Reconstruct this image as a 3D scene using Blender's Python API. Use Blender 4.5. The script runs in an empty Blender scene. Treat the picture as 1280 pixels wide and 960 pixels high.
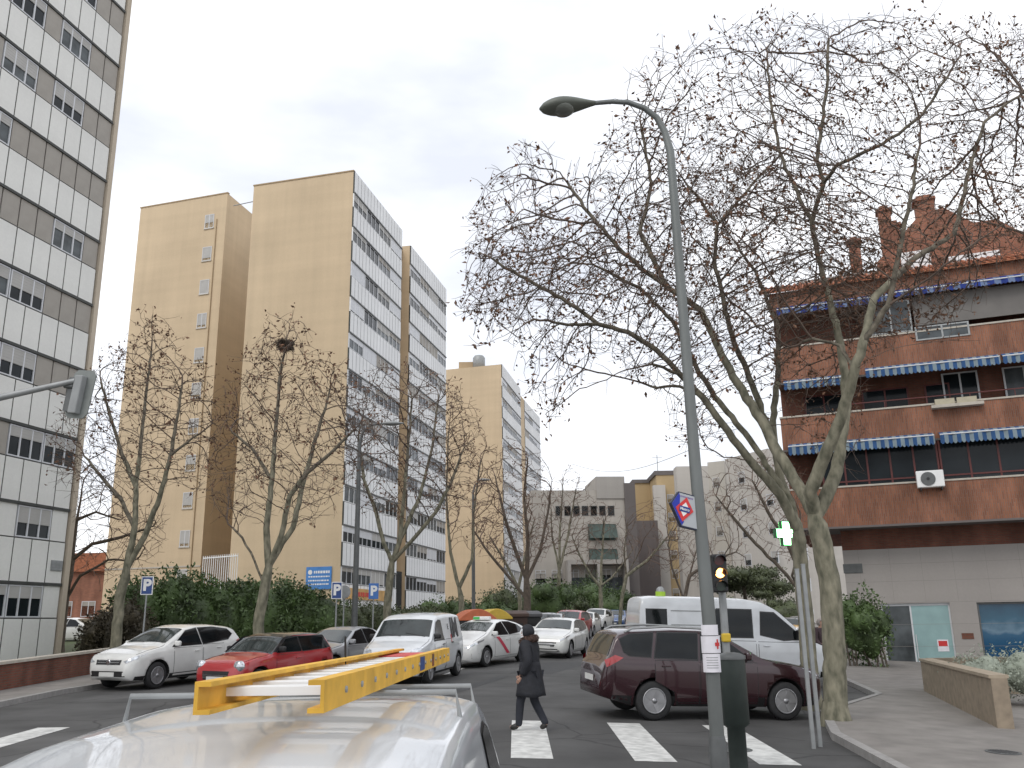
import bpy, bmesh, math, random
import numpy as np
from mathutils import Vector, Matrix
random.seed(7); RNG = np.random.default_rng(7)
SC = bpy.context.scene; COL = SC.collection
R_ = math.radians
# ------------------------------------------------------------ camera
CAM_Z = 2.2; FPX = 1122.0; TH = R_(14.9); RO = R_(0.9)
fw = np.array([0, math.cos(TH), math.sin(TH)]); up = np.array([0, -math.sin(TH), math.cos(TH)]); rt = np.array([1., 0, 0])
CR = math.cos(RO)*rt - math.sin(RO)*up; CU = math.cos(RO)*up + math.sin(RO)*rt
cam = bpy.data.objects.new('camera', bpy.data.cameras.new('camera')); COL.objects.link(cam)
cam.matrix_world = Matrix(((CR[0], CU[0], -fw[0], 0), (CR[1], CU[1], -fw[1], 0), (CR[2], CU[2], -fw[2], CAM_Z), (0, 0, 0, 1)))
cam.data.sensor_width = 36; cam.data.lens = FPX/1280*36; cam.data.clip_end = 3000; cam.data.clip_start = 0.1
SC.camera = cam
# ------------------------------------------------------------ world: overcast daylight
W = bpy.data.worlds.new('World'); SC.world = W; W.use_nodes = True
nt = W.node_tree; nt.nodes.clear()
o_ = nt.nodes.new('ShaderNodeOutputWorld'); bg = nt.nodes.new('ShaderNodeBackground')
sky = nt.nodes.new('ShaderNodeTexSky'); sky.sky_type = 'NISHITA'; sky.sun_disc = False
SUN_EL, SUN_ROT = R_(48), R_(215)
sky.sun_elevation = SUN_EL; sky.sun_rotation = SUN_ROT
tc = nt.nodes.new('ShaderNodeTexCoord'); mp = nt.nodes.new('ShaderNodeMapping'); mp.inputs['Scale'].default_value = (1.2, 1.2, 3.2)
nz = nt.nodes.new('ShaderNodeTexNoise'); nz.inputs['Scale'].default_value = 2.3; nz.inputs['Detail'].default_value = 5; nz.inputs['Roughness'].default_value = .5
cr = nt.nodes.new('ShaderNodeValToRGB'); cr.color_ramp.elements[0].position = .32; cr.color_ramp.elements[1].position = .62
cr.color_ramp.elements[0].color = (6.0, 6.25, 6.85, 1); cr.color_ramp.elements[1].color = (9.2, 9.3, 9.5, 1)
mx = nt.nodes.new('ShaderNodeMix'); mx.data_type = 'RGBA'; mx.inputs[0].default_value = .93
L = nt.links
L.new(tc.outputs['Generated'], mp.inputs[0]); L.new(mp.outputs[0], nz.inputs[0]); L.new(nz.outputs[0], cr.inputs[0])
L.new(sky.outputs[0], mx.inputs[6]); L.new(cr.outputs[0], mx.inputs[7]); L.new(mx.outputs[2], bg.inputs[0])
bg.inputs[1].default_value = 0.088; L.new(bg.outputs[0], o_.inputs[0])
sl = bpy.data.lights.new('sun', 'SUN'); sl.energy = 0.6; sl.angle = R_(25); sl.color = (1, .96, .9)
sun = bpy.data.objects.new('sun', sl); COL.objects.link(sun)
_d = Vector((math.sin(SUN_ROT)*math.cos(SUN_EL), math.cos(SUN_ROT)*math.cos(SUN_EL), math.sin(SUN_EL)))
sun.rotation_euler = _d.to_track_quat('Z', 'Y').to_euler()
SC.view_settings.view_transform = 'Standard'; SC.view_settings.look = 'None'; SC.view_settings.gamma = 1
SC.view_settings.use_curve_mapping = False; SC.view_settings.exposure = 0.8

# ------------------------------------------------------------ helpers
def at(px, py, Y):
    d = fw*FPX + CR*(px-640) + CU*(480-py); p = d*(Y/d[1]); return np.array([p[0], Y, p[2]+CAM_Z])
def gz(x, y):
    yy = max(-20., min(y, 400.)); g = .026*yy if yy < 90 else 2.34+.016*(yy-90)
    return g - .04*max(0., min(x, 20.))
def onpx(px, Y): return np.array([at(px, 778, Y)[0], Y])

def noise_col(nt, base, amt, scale, detail=4, coord='Object', stretch=(1, 1, 1), dark=None):
    N = nt.nodes; L = nt.links
    t = N.new('ShaderNodeTexCoord'); m = N.new('ShaderNodeMapping'); m.inputs['Scale'].default_value = stretch
    n = N.new('ShaderNodeTexNoise'); n.inputs['Scale'].default_value = scale; n.inputs['Detail'].default_value = detail
    L.new(t.outputs[coord], m.inputs[0]); L.new(m.outputs[0], n.inputs[0])
    r = N.new('ShaderNodeValToRGB'); r.color_ramp.elements[0].position = .3; r.color_ramp.elements[1].position = .7
    lo = dark if dark else tuple(c*(1-amt) for c in base); hi = tuple(min(1, c*(1+amt)) for c in base)
    r.color_ramp.elements[0].color = (*lo, 1); r.color_ramp.elements[1].color = (*hi, 1)
    L.new(n.outputs[0], r.inputs[0]); return r.outputs[0], n.outputs[0]
def mat(name, col, rough=.7, amt=.12, scale=3, metal=0, bump=0, coat=0, spec=.5, stretch=(1, 1, 1), dark=None, detail=4, emis=0, coord='Object'):
    m = bpy.data.materials.new(name); m.use_nodes = True; nt = m.node_tree; b = nt.nodes['Principled BSDF']
    b.inputs['Roughness'].default_value = rough; b.inputs['Metallic'].default_value = metal
    b.inputs['Coat Weight'].default_value = coat; b.inputs['Coat Roughness'].default_value = .04
    b.inputs['Specular IOR Level'].default_value = spec
    if amt > 0:
        c, n = noise_col(nt, col, amt, scale, detail, coord, stretch, dark); nt.links.new(c, b.inputs['Base Color'])
        if bump:
            bp = nt.nodes.new('ShaderNodeBump'); bp.inputs['Strength'].default_value = bump; bp.inputs['Distance'].default_value = .02
            nt.links.new(n, bp.inputs['Height']); nt.links.new(bp.outputs[0], b.inputs['Normal'])
    else: b.inputs['Base Color'].default_value = (*col, 1)
    if emis:
        b.inputs['Emission Color'].default_value = (*col, 1); b.inputs['Emission Strength'].default_value = emis
    return m
M = {}
def wall_mat(name, col, streak=.11):
    """render with broad mottling, faint vertical water streaks and horizontal day joints"""
    m = bpy.data.materials.new(name); m.use_nodes = True; nt = m.node_tree; N = nt.nodes; L = nt.links; b = N['Principled BSDF']
    b.inputs['Roughness'].default_value = .9; b.inputs['Specular IOR Level'].default_value = .25
    t = N.new('ShaderNodeTexCoord')
    def nse(sc, st, det=4):
        mp = N.new('ShaderNodeMapping'); mp.inputs['Scale'].default_value = st; L.new(t.outputs['Object'], mp.inputs[0])
        n = N.new('ShaderNodeTexNoise'); n.inputs['Scale'].default_value = sc; n.inputs['Detail'].default_value = det; L.new(mp.outputs[0], n.inputs[0]); return n.outputs[0]
    a = nse(.25, (1, 1, 1)); s = nse(1.0, (1.4, 1.4, .05)); h = nse(1.0, (.02, .02, 1.1), 2); f = nse(9, (1, 1, 1), 6)
    acc = None
    for src, w in ((a, .13), (s, streak), (h, .09), (f, .06)):
        mm = N.new('ShaderNodeMath'); mm.operation = 'MULTIPLY_ADD'; L.new(src, mm.inputs[0]); mm.inputs[1].default_value = w*2
        if acc is None: mm.inputs[2].default_value = 1-(.13+streak+.09+.06)
        else: L.new(acc, mm.inputs[2])
        acc = mm.outputs[0]
    v = N.new('ShaderNodeVectorMath'); v.operation = 'SCALE'; v.inputs[0].default_value = col; L.new(acc, v.inputs['Scale']); L.new(v.outputs[0], b.inputs['Base Color'])
    return m
def brick_mat(name, c1, c2, mortar, sx=1.0, vertical=False, msize=.012, bw=.24, bh=.065):
    m = bpy.data.materials.new(name); m.use_nodes = True; nt = m.node_tree; N = nt.nodes; L = nt.links; b = N['Principled BSDF']
    b.inputs['Roughness'].default_value = .85; b.inputs['Specular IOR Level'].default_value = .3
    t = N.new('ShaderNodeTexCoord'); sp = N.new('ShaderNodeSeparateXYZ'); cb = N.new('ShaderNodeCombineXYZ'); L.new(t.outputs['Object'], sp.inputs[0])
    if vertical: L.new(sp.outputs['Z'], cb.inputs[0]); L.new(sp.outputs['X'], cb.inputs[1])
    else: L.new(sp.outputs['X'], cb.inputs[0]); L.new(sp.outputs['Z'], cb.inputs[1])
    br = N.new('ShaderNodeTexBrick'); br.inputs['Scale'].default_value = sx; br.inputs['Brick Width'].default_value = bw; br.inputs['Row Height'].default_value = bh
    br.inputs['Mortar Size'].default_value = msize; br.inputs['Color1'].default_value = (*c1, 1); br.inputs['Color2'].default_value = (*c2, 1); br.inputs['Mortar'].default_value = (*mortar, 1)
    L.new(cb.outputs[0], br.inputs[0])
    n = N.new('ShaderNodeTexNoise'); n.inputs['Scale'].default_value = 1.0; n.inputs['Detail'].default_value = 6
    mp = N.new('ShaderNodeMapping'); mp.inputs['Scale'].default_value = (1.6, 1.6, .5); L.new(t.outputs['Object'], mp.inputs[0]); L.new(mp.outputs[0], n.inputs[0])
    mr = N.new('ShaderNodeMapRange'); mr.inputs[1].default_value = .3; mr.inputs[2].default_value = .7; mr.inputs[3].default_value = .68; mr.inputs[4].default_value = 1.25; L.new(n.outputs[0], mr.inputs[0])
    v = N.new('ShaderNodeVectorMath'); v.operation = 'SCALE'; L.new(br.outputs[0], v.inputs[0]); L.new(mr.outputs[0], v.inputs['Scale']); L.new(v.outputs[0], b.inputs['Base Color'])
    bp = N.new('ShaderNodeBump'); bp.inputs['Strength'].default_value = .4; bp.inputs['Distance'].default_value = .01; L.new(br.outputs['Fac'], bp.inputs['Height']); bp.invert = True; L.new(bp.outputs[0], b.inputs['Normal'])
    return m
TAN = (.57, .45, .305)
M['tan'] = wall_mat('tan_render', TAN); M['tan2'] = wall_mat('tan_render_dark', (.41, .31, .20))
M['white_panel'] = wall_mat('white_cladding', (.78, .785, .785), .06)
M['panel_lb'] = wall_mat('painted_panel', (.74, .735, .70), .05)
M['joint'] = mat('dark_joint', (.045, .047, .043), .6, .2)
M['alu'] = mat('pale_window_frame', (.60, .61, .63), .45, .05)
M['shut'] = mat('beige_roller_blind', (.33, .305, .27), .7, .12, 1.2)
M['shut2'] = mat('grey_roller_blind', (.42, .41, .39), .7, .1, 1.2)
M['glass'] = mat('dark_window_glass', (.014, .018, .021), .10, .3, .8, spec=.22)
M['glass_dim'] = mat('curtained_glass', (.075, .085, .09), .15, .5, 1.5, spec=.25)
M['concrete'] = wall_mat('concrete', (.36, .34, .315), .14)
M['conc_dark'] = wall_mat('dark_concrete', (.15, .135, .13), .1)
M['stone'] = wall_mat('grey_stone', (.32, .298, .28), .05)
M['coping'] = mat('pale_coping', (.46, .42, .36), .8, .12, 4)
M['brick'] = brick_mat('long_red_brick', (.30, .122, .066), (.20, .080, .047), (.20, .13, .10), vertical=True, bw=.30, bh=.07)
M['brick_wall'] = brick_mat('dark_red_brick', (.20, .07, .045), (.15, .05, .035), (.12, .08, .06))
M['brick_far'] = brick_mat('orange_brick', (.33, .13, .075), (.25, .095, .06), (.25, .15, .11))
M['tile'] = mat('clay_tiles', (.33, .12, .06), .85, .3, 5, bump=.4)
M['steel'] = mat('galvanised_steel', (.30, .31, .31), .5, .12, 6, metal=.35)
M['lampsteel'] = mat('lamp_post_steel', (.15, .16, .155), .45, .2, 3, metal=.3, stretch=(1, 1, .3))
M['steel_dark'] = mat('weathered_grey_steel', (.11, .115, .115), .5, .15, 5, metal=.2)
M['black'] = mat('black_plastic', (.015, .015, .016), .45, .2, 8)
M['rubber'] = mat('tyre_rubber', (.02, .02, .021), .8, .25, 12)
M['white'] = mat('white_paint', (.78, .78, .77), .5, .05, 3)
M['blue_sign'] = mat('sign_blue', (.02, .06, .22), .4, .08, 4)
M['red'] = mat('sign_red', (.55, .03, .03), .5, .08, 4)
M['yellow'] = mat('fibreglass_yellow', (.70, .40, .045), .6, .22, 7, detail=10, bump=.15)
M['paper'] = mat('paper', (.72, .70, .74), .8, .06, 8)
def asphalt_mat():
    m = mat('asphalt', (.062, .061, .060), .85, .30, .9, bump=.3, detail=12); nt = m.node_tree; N = nt.nodes; L = nt.links; b = N['Principled BSDF']
    src = b.inputs['Base Color'].links[0].from_socket; t = N.new('ShaderNodeTexCoord'); ns = N.new('ShaderNodeTexNoise'); ns.inputs['Scale'].default_value = 1.5; ns.inputs['Detail'].default_value = 4; L.new(t.outputs['Object'], ns.inputs[0])
    mxv = N.new('ShaderNodeMix'); mxv.data_type = 'VECTOR'; mxv.inputs[0].default_value = .25; L.new(t.outputs['Object'], mxv.inputs[4]); L.new(ns.outputs['Color'], mxv.inputs[5])
    v = N.new('ShaderNodeTexVoronoi'); v.feature = 'DISTANCE_TO_EDGE'; v.inputs['Scale'].default_value = .42; L.new(mxv.outputs[1], v.inputs[0])
    r = N.new('ShaderNodeMapRange'); r.inputs[1].default_value = 0; r.inputs[2].default_value = .012; r.inputs[3].default_value = .45; r.inputs[4].default_value = 1; L.new(v.outputs['Distance'], r.inputs[0])
    n2 = N.new('ShaderNodeTexNoise'); n2.inputs['Scale'].default_value = .16; n2.inputs['Detail'].default_value = 5; L.new(t.outputs['Object'], n2.inputs[0]); r2 = N.new('ShaderNodeMapRange'); r2.inputs[1].default_value = .35; r2.inputs[2].default_value = .65; r2.inputs[3].default_value = .75; r2.inputs[4].default_value = 1.25; L.new(n2.outputs[0], r2.inputs[0])
    mu = N.new('ShaderNodeMath'); mu.operation = 'MULTIPLY'; L.new(r.outputs[0], mu.inputs[0]); L.new(r2.outputs[0], mu.inputs[1])
    sc = N.new('ShaderNodeVectorMath'); sc.operation = 'SCALE'; L.new(src, sc.inputs[0]); L.new(mu.outputs[0], sc.inputs['Scale']); L.new(sc.outputs[0], b.inputs['Base Color']); return m
M['asphalt'] = asphalt_mat()
M['pave'] = mat('paving', (.21, .195, .18), .85, .18, 2.0, bump=.2, detail=8)
M['kerb'] = mat('kerb_granite', (.28, .27, .26), .8, .15, 6)
M['marking'] = mat('road_paint', (.55, .55, .53), .7, .25, 6)
M['grass'] = mat('grass_soil', (.045, .075, .02), .95, .4, 3, bump=.5, dark=(.05, .04, .025))
M['leaf_g'] = mat('hedge_leaf', (.060, .098, .028), .55, .5, 1.1, coord='Object')
M['leaf_g2'] = mat('olive_leaf', (.06, .075, .03), .6, .5, 1.6)
M['leaf_r'] = mat('reddish_leaf', (.05, .040, .022), .65, .5, 2)
M['silver'] = mat('silver_leaf', (.30, .33, .27), .8, .3, 5)
M['bark'] = mat('plane_bark', (.20, .185, .135), .9, .35, 7, bump=.8, stretch=(1, 1, .45), dark=(.075, .075, .05), detail=7)
M['bark_m'] = mat('limb_bark', (.14, .122, .092), .9, .45, 6, bump=.6, dark=(.055, .048, .036), detail=5)
M['bark_d'] = mat('dark_bark', (.10, .08, .062), .9, .35, 5, bump=.4)
M['twig'] = mat('twig_brown', (.115, .084, .066), .9, .3, 4)
M['twig_r'] = mat('twig_reddish', (.15, .10, .075), .9, .3, 4)
M['dry'] = mat('dry_leaf', (.15, .080, .048), .85, .6, 2.5)
M['skin'] = mat('skin', (.45, .27, .2), .6, .05)
M['cloth_black'] = mat('black_coat', (.012, .013, .018), .75, .3, 14, bump=.3)
M['fur'] = mat('brown_fur', (.09, .055, .045), .95, .4, 30, bump=.8)

def thing(name, label, cat, loc=(0, 0, 0), rot=None, group=None):
    o = bpy.data.objects.new(name, None); COL.objects.link(o); o.empty_display_size = .3
    o.location = loc
    if rot is not None: o.rotation_euler = rot
    return tag(o, label, cat, group)
def tag(o, label, cat, group=None, kind=None):
    o['label'] = label; o['category'] = cat
    if group: o['group'] = group
    if kind: o['kind'] = kind
    return o
class MB:
    def __init__(s): s.v = []; s.f = []; s.m = []; s.sm = []
    def add(s, vs, fs, mi=0, smooth=False):
        b = len(s.v); s.v += [tuple(map(float, p)) for p in vs]
        for f in fs: s.f.append([b+i for i in f]); s.m.append(mi); s.sm.append(smooth)
    def box(s, x0, x1, y0, y1, z0, z1, mi=0):
        s.add([(x0, y0, z0), (x1, y0, z0), (x1, y1, z0), (x0, y1, z0), (x0, y0, z1), (x1, y0, z1), (x1, y1, z1), (x0, y1, z1)],
              [(3, 2, 1, 0), (4, 5, 6, 7), (0, 1, 5, 4), (1, 2, 6, 5), (2, 3, 7, 6), (3, 0, 4, 7)], mi)
    def tube(s, pts, rad, n=8, mi=0, cap=True, smooth=True):
        pts = [Vector(p) for p in pts]; k = len(pts)
        if not hasattr(rad, '__len__'): rad = [rad]*k
        vs = []; a = None
        for i in range(k):
            d = (pts[min(i+1, k-1)]-pts[max(i-1, 0)]).normalized()
            if a is None: a = d.orthogonal().normalized()
            a = (a - d*a.dot(d)); a = a.normalized() if a.length > 1e-6 else d.orthogonal().normalized()
            b = d.cross(a)
            for j in range(n):
                t = 2*math.pi*j/n; vs.append(pts[i]+(a*math.cos(t)+b*math.sin(t))*rad[i])
        fs = [(i*n+j, i*n+(j+1) % n, (i+1)*n+(j+1) % n, (i+1)*n+j) for i in range(k-1) for j in range(n)]
        s.add(vs, fs, mi, smooth)
        if cap: s.add(vs[:n], [tuple(reversed(range(n)))], mi); s.add(vs[-n:], [tuple(range(n))], mi)
    def prism(s, poly, d0, d1, mi=0, axis='y'):
        """extrude a 2D polygon (a,b) along an axis"""
        n = len(poly); P = (lambda a, b, d: (a, d, b)) if axis == 'y' else ((lambda a, b, d: (d, a, b)) if axis == 'x' else (lambda a, b, d: (a, b, d)))
        vs = [P(a, b, d0) for a, b in poly]+[P(a, b, d1) for a, b in poly]
        s.add(vs, [tuple(range(n)), tuple(reversed(range(n, 2*n)))]+[(i, i+n, (i+1) % n+n, (i+1) % n) for i in range(n)], mi)
    def lathe(s, prof, n=16, mi=0, c=(0, 0, 0), axis='z', smooth=True):
        vs = []
        for r, h in prof:
            for j in range(n):
                t = 2*math.pi*j/n; a, b = r*math.cos(t), r*math.sin(t)
                vs.append((c[0]+a, c[1]+b, c[2]+h) if axis == 'z' else ((c[0]+h, c[1]+a, c[2]+b) if axis == 'x' else (c[0]+a, c[1]+h, c[2]+b)))
        k = len(prof); s.add(vs, [(i*n+j, i*n+(j+1) % n, (i+1)*n+(j+1) % n, (i+1)*n+j) for i in range(k-1) for j in range(n)], mi, smooth)
        s.add(vs[:n], [tuple(reversed(range(n)))], mi); s.add(vs[-n:], [tuple(range(n))], mi)
    def mesh(s, name, mats, recalc=True):
        me = bpy.data.meshes.new(name); me.from_pydata(s.v, [], s.f)
        for m in (mats if isinstance(mats, (list, tuple)) else [mats]): me.materials.append(m)
        me.polygons.foreach_set('material_index', s.m); me.polygons.foreach_set('use_smooth', s.sm)
        if recalc:
            bm = bmesh.new(); bm.from_mesh(me); bmesh.ops.recalc_face_normals(bm, faces=bm.faces); bm.to_mesh(me); bm.free()
        me.update(); return me
    def build(s, name, mats, parent=None, recalc=True, loc=None, rotz=None):
        o = bpy.data.objects.new(name, s.mesh(name, mats, recalc)); COL.objects.link(o)
        if parent is not None: o.parent = parent
        if loc is not None: o.location = loc
        if rotz is not None: o.rotation_euler = (0, 0, rotz)
        return o
def link_mesh(name, me, parent=None, loc=None, rot=None):
    o = bpy.data.objects.new(name, me); COL.objects.link(o)
    if parent is not None: o.parent = parent
    if loc is not None: o.location = loc
    if rot is not None: o.rotation_euler = rot
    return o
def bevel(o, w=.02, seg=2):
    m = o.modifiers.new('bevel', 'BEVEL'); m.width = w; m.segments = seg; m.limit_method = 'ANGLE'; m.angle_limit = R_(40); return o
def text_mesh(name, body, size, thick, m, parent, mw, align='CENTER', bold=0):
    cu = bpy.data.curves.new(name, 'FONT'); cu.body = body; cu.size = size; cu.extrude = thick; cu.align_x = align; cu.align_y = 'CENTER'; cu.offset = bold
    t = bpy.data.objects.new(name, cu); COL.objects.link(t); dg = bpy.context.evaluated_depsgraph_get()
    me = bpy.data.meshes.new_from_object(t.evaluated_get(dg)); bpy.data.objects.remove(t); me.materials.clear(); me.materials.append(m)
    o = link_mesh(name, me, parent); o.matrix_local = mw; return o
def polymesh(poly, step, mapf, cuts=()):
    """2D polygon cut on a grid and mapped to 3D"""
    bm = bmesh.new(); vs = [bm.verts.new((a, b, 0)) for a, b in poly]; bm.faces.new(vs)
    xs = [p[0] for p in poly]; ys = [p[1] for p in poly]
    for ax, (a, b) in ((0, (min(xs), max(xs))), (1, (min(ys), max(ys)))):
        n = max(1, int((b-a)/step))
        for i in range(1, n):
            co = [0, 0, 0]; no = [0, 0, 0]; co[ax] = a+(b-a)*i/n; no[ax] = 1
            bmesh.ops.bisect_plane(bm, geom=bm.verts[:]+bm.edges[:]+bm.faces[:], plane_co=co, plane_no=no)
    for ax, c in cuts:
        co = [0, 0, 0]; no = [0, 0, 0]; co[ax] = c; no[ax] = 1; bmesh.ops.bisect_plane(bm, geom=bm.verts[:]+bm.edges[:]+bm.faces[:], plane_co=co, plane_no=no)
    bmesh.ops.triangulate(bm, faces=[f for f in bm.faces if len(f.verts) > 4])
    bm.verts.index_update()
    v = [mapf(p.co.x, p.co.y) for p in bm.verts]; f = [[q.index for q in g.verts] for g in bm.faces]; bm.free(); return v, f
def struct(o, name=None): o['kind'] = 'structure'; return o
# ------------------------------------------------------------ ground, roads, pavements
def sheet(name, poly, dz, m, step=3., skirt=0, kerbm=None):
    v, f = polymesh(poly, step, lambda x, y: (x, y, gz(x, y)+dz), ((0, 0.), (0, 20.), (1, 90.))); mb = MB(); mb.add(v, f)
    if skirt:
        n = len(poly)
        for i in range(n):
            a, b = poly[i], poly[(i+1) % n]; k = max(1, int(math.dist(a, b)/2.))
            dx, dy = b[0]-a[0], b[1]-a[1]; l = math.hypot(dx, dy); nx, ny = dy/l*.16, -dx/l*.16
            for j in range(k):
                p = (a[0]+dx*j/k, a[1]+dy*j/k); q = (a[0]+dx*(j+1)/k, a[1]+dy*(j+1)/k)
                z0, z1 = gz(*p)+dz, gz(*q)+dz
                mb.add([(p[0], p[1], z0-skirt), (q[0], q[1], z1-skirt), (q[0], q[1], z1+.004), (p[0], p[1], z0+.004),
                        (p[0]-nx, p[1]-ny, z0+.004), (q[0]-nx, q[1]-ny, z1+.004)], [(0, 1, 2, 3), (3, 2, 5, 4)], 1)
    return struct(mb.build(name, [m, kerbm or m], recalc=False))
def ground():
    xs = [-900, -300, -120, -60, -30, -15, 0, 10, 20, 30, 60, 120, 300, 900]; ys = [-60, -20, 0, 20, 45, 70, 90, 120, 160, 250, 400, 700, 1500]
    mb = MB(); mb.add([(x, y, gz(x, y)-.25) for y in ys for x in xs], [(j*len(xs)+i, j*len(xs)+i+1, (j+1)*len(xs)+i+1, (j+1)*len(xs)+i) for j in range(len(ys)-1) for i in range(len(xs)-1)])
    struct(mb.build('ground', M['pave'], recalc=False))
ground()
KL = [(-11.6, -20), (-11.6, 10), (-11.5, 24), (-10.2, 31), (-7.5, 36.5), (-4.8, 41), (-2.6, 44.2), (.2, 47.6), (2.2, 52), (3.2, 58), (5.2, 70), (9, 90), (15, 118), (27, 165)]
KR = [(5.0, -20), (5.0, 12), (5.3, 16.2), (6.2, 19.5), (8.9, 23.5), (10.0, 30), (10.3, 36), (10.8, 44), (15, 60), (21, 80), (28, 105), (38, 150), (50, 200)]
KI = [(9.0, 62), (13.5, 84), (20, 112), (33, 165)]   # island between the two far streets
road = KL[:1]+KR+[(52, 240), (30, 240)]+KL[::-1][:-1]
sheet('road', [(-11.75, -20)]+[(x+.05, y) for x, y in KR]+[(54, 240), (40, 240)]+[(x-.05, y) for x, y in KL[::-1]][:-1], .0, M['asphalt'], 6)
sheet('pavement', KL+[(-6, 165), (-14, 110), (-14, 60), (-60, 60), (-60, -20)], .12, M['pave'], 6, .14, M['kerb'])
sheet('pavement', [(x, y) for x, y in KR[::-1]]+[(80, -20), (80, 200)], .12, M['pave'], 6, .14, M['kerb'])
sheet('grass_verge', [(-13.6, 10), (-13.6, 30), (-12.6, 35), (-9, 44), (-5, 52), (-4, 62), (-12, 64), (-30, 64), (-50, 40), (-50, 10)], .135, M['grass'], 5)
# zebra crossing in front of the camera
for i in range(9):
    x0 = -10.6+i*1.75; m_ = MB(); v, f = polymesh([(x0, 13.6), (x0+.6, 13.6), (x0+.6, 17.6), (x0, 17.6)], 1, lambda x, y: (x, y, gz(x, y)+.006)); m_.add(v, f)
    if i == 0: zeb = m_
    else: zeb.add(v, f)
struct(zeb.build('crossing_marking', M['marking'], recalc=False))
lm = MB()
for y0 in range(22, 46, 6):
    xa = -3.2+(y0-22)*.16; v, f = polymesh([(xa, y0), (xa+.12, y0), (xa+.12+.45, y0+2.6), (xa+.45, y0+2.6)], 1, lambda x, y: (x, y, gz(x, y)+.006)); lm.add(v, f)
struct(lm.build('lane_marking', M['marking'], recalc=False))

rr_ = random.Random(9); tp_ = MB(); tar = mat('tar_patch', (.032, .032, .033), .75, .2, 5)
for (x, y, w, l, a) in ((-4.5, 20.5, 1.6, 3.2, .2), (1.2, 31, 1.2, 5.5, .28), (2.6, 12.2, 2.2, 1.1, 0), (-7, 12.4, 1.0, 1.2, .1), (-1.5, 23, .35, 9, .25), (6, 33, .3, 8, .1)):
    pts = []
    for dx_, dy_ in ((-.5, -.5), (.5, -.5), (.5, .5), (-.5, .5)): X_, Y_ = dx_*w, dy_*l; pts.append((x+X_*math.cos(a)+Y_*math.sin(a)+rr_.uniform(-.04, .04), y-X_*math.sin(a)+Y_*math.cos(a)))
    v, f = polymesh(pts, 1, lambda x, y: (x, y, gz(x, y)+.004), ((0, 0.),)); tp_.add(v, f)
struct(tp_.build('road_patch', tar, recalc=False))
for (x, y, r_, lab) in ((3.3, 14.9, .33, 'round iron manhole cover in the road between two crossing bars'), (-1.2, 19.5, .30, 'round iron manhole cover in the road behind the walking person'), (7.3, 14.5, .25, 'small round iron cover in the pavement near the tree trunk')):
    z_ = .12 if x > 5 else 0; mc = thing('manhole_cover', lab, 'manhole cover', (x, y, gz(x, y)+z_+.008)); q = MB(); q.lathe([(r_, -.006), (r_, .003), (r_-.03, .003)], 28); q.build('rim', M['steel_dark'], mc); q = MB(); q.lathe([(r_-.03, -.006), (r_-.03, .001)], 24)
    for k in range(-3, 4): q.box(k*r_*.22-.012, k*r_*.22+.012, -math.sqrt(max(.01, (r_*.8)**2-(k*r_*.22)**2)), math.sqrt(max(.01, (r_*.8)**2-(k*r_*.22)**2)), .001, .005)
    q.build('lid', tar, mc); mc.rotation_euler = (math.atan(.026), 0 if x < 0 else math.atan(.04), .3)
# ------------------------------------------------------------ facade tools
class Fac:
    """local frame on a wall: x along, y outwards, z up (object space so brick textures follow)"""
    def __init__(s, a, b, parent_loc=(0, 0, 0)):
        s.a = np.array(a, float); d = np.array(b, float)-s.a; s.len = float(np.hypot(*d)); d /= s.len; s.d = d
        s.rot = math.atan2(d[1], d[0]); s.n = np.array([d[1], -d[0]])   # outward = right-hand side of a->b
        s.pl = np.array(parent_loc, float)
    def loc(s, u=0, out=0, z=0):
        p = s.a+s.d*u+s.n*out; return (p[0]-s.pl[0], p[1]-s.pl[1], z-s.pl[2])
    def place(s, mb, name, mats, parent, u=0, z=0, out=0):
        return mb.build(name, mats, parent, loc=s.loc(u, out, z), rotz=s.rot)
    def put(s, me, name, parent, u=0, z=0, out=0): return link_mesh(name, me, parent, s.loc(u, out, z), (0, 0, s.rot))
# local frame: +x along wall, -y is OUTWARD
_wc = {}
def win_variant(w, h, kind, npan=2, fm='alu', sh='shut', drop=.5):
    """returns meshes (frame, pane, shutter) of one window; origin bottom-left, outward = -y"""
    key = (round(w, 2), round(h, 2), kind, npan, fm, sh, round(drop, 2))
    if key in _wc: return _wc[key]
    f = MB(); t = .05
    f.box(0, w, -.03, .08, 0, t); f.box(0, w, -.03, .08, h-t, h); f.box(0, t, -.028, .08, t, h-t); f.box(w-t, w, -.028, .08, t, h-t)
    for i in range(1, npan): x = w*i/npan; f.box(x-t*.6, x+t*.6, -.026, .07, t, h-t)
    p = MB(); p.box(t, w-t, .02, .04, t, h-t)
    s = None
    if drop > 0:
        s = MB(); zb = h-t-(h-2*t)*drop; s.box(t+.005, w-t-.005, -.015, .012, zb, h-t)
        k = int((h*drop)/.12)
        for i in range(k): s.box(t+.005, w-t-.005, -.020, -.015, h-t-.12*i-.10, h-t-.12*i-.02)
    r = (f.mesh('window', M[fm]), p.mesh('pane', M[kind]), s.mesh('shutter', M[sh]) if s else None)
    _wc[key] = r; return r
def put_window(F, parent, u, z, w, h, out=0, kind=None, npan=2, fm='alu', sh=None, drop=None, rnd=random):
    kind = kind or rnd.choice(['glass', 'glass', 'glass_dim']); sh = sh or rnd.choice(['shut', 'shut', 'shut2'])
    if drop is None: drop = rnd.choice([0, .25, .35, .5, .8, 1., 1.])
    a, b, c = win_variant(w, h, kind, npan, fm, sh, drop)
    o = F.put(a, 'window', parent, u, z, out)
    link_mesh('pane', b, o)
    if c: link_mesh('shutter', c, o)
    return o
def block(F, depth, z0, z1, u0=0, u1=None):
    m = MB(); m.box(u0, F.len if u1 is None else u1, 0, depth, z0, z1); return m

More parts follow.
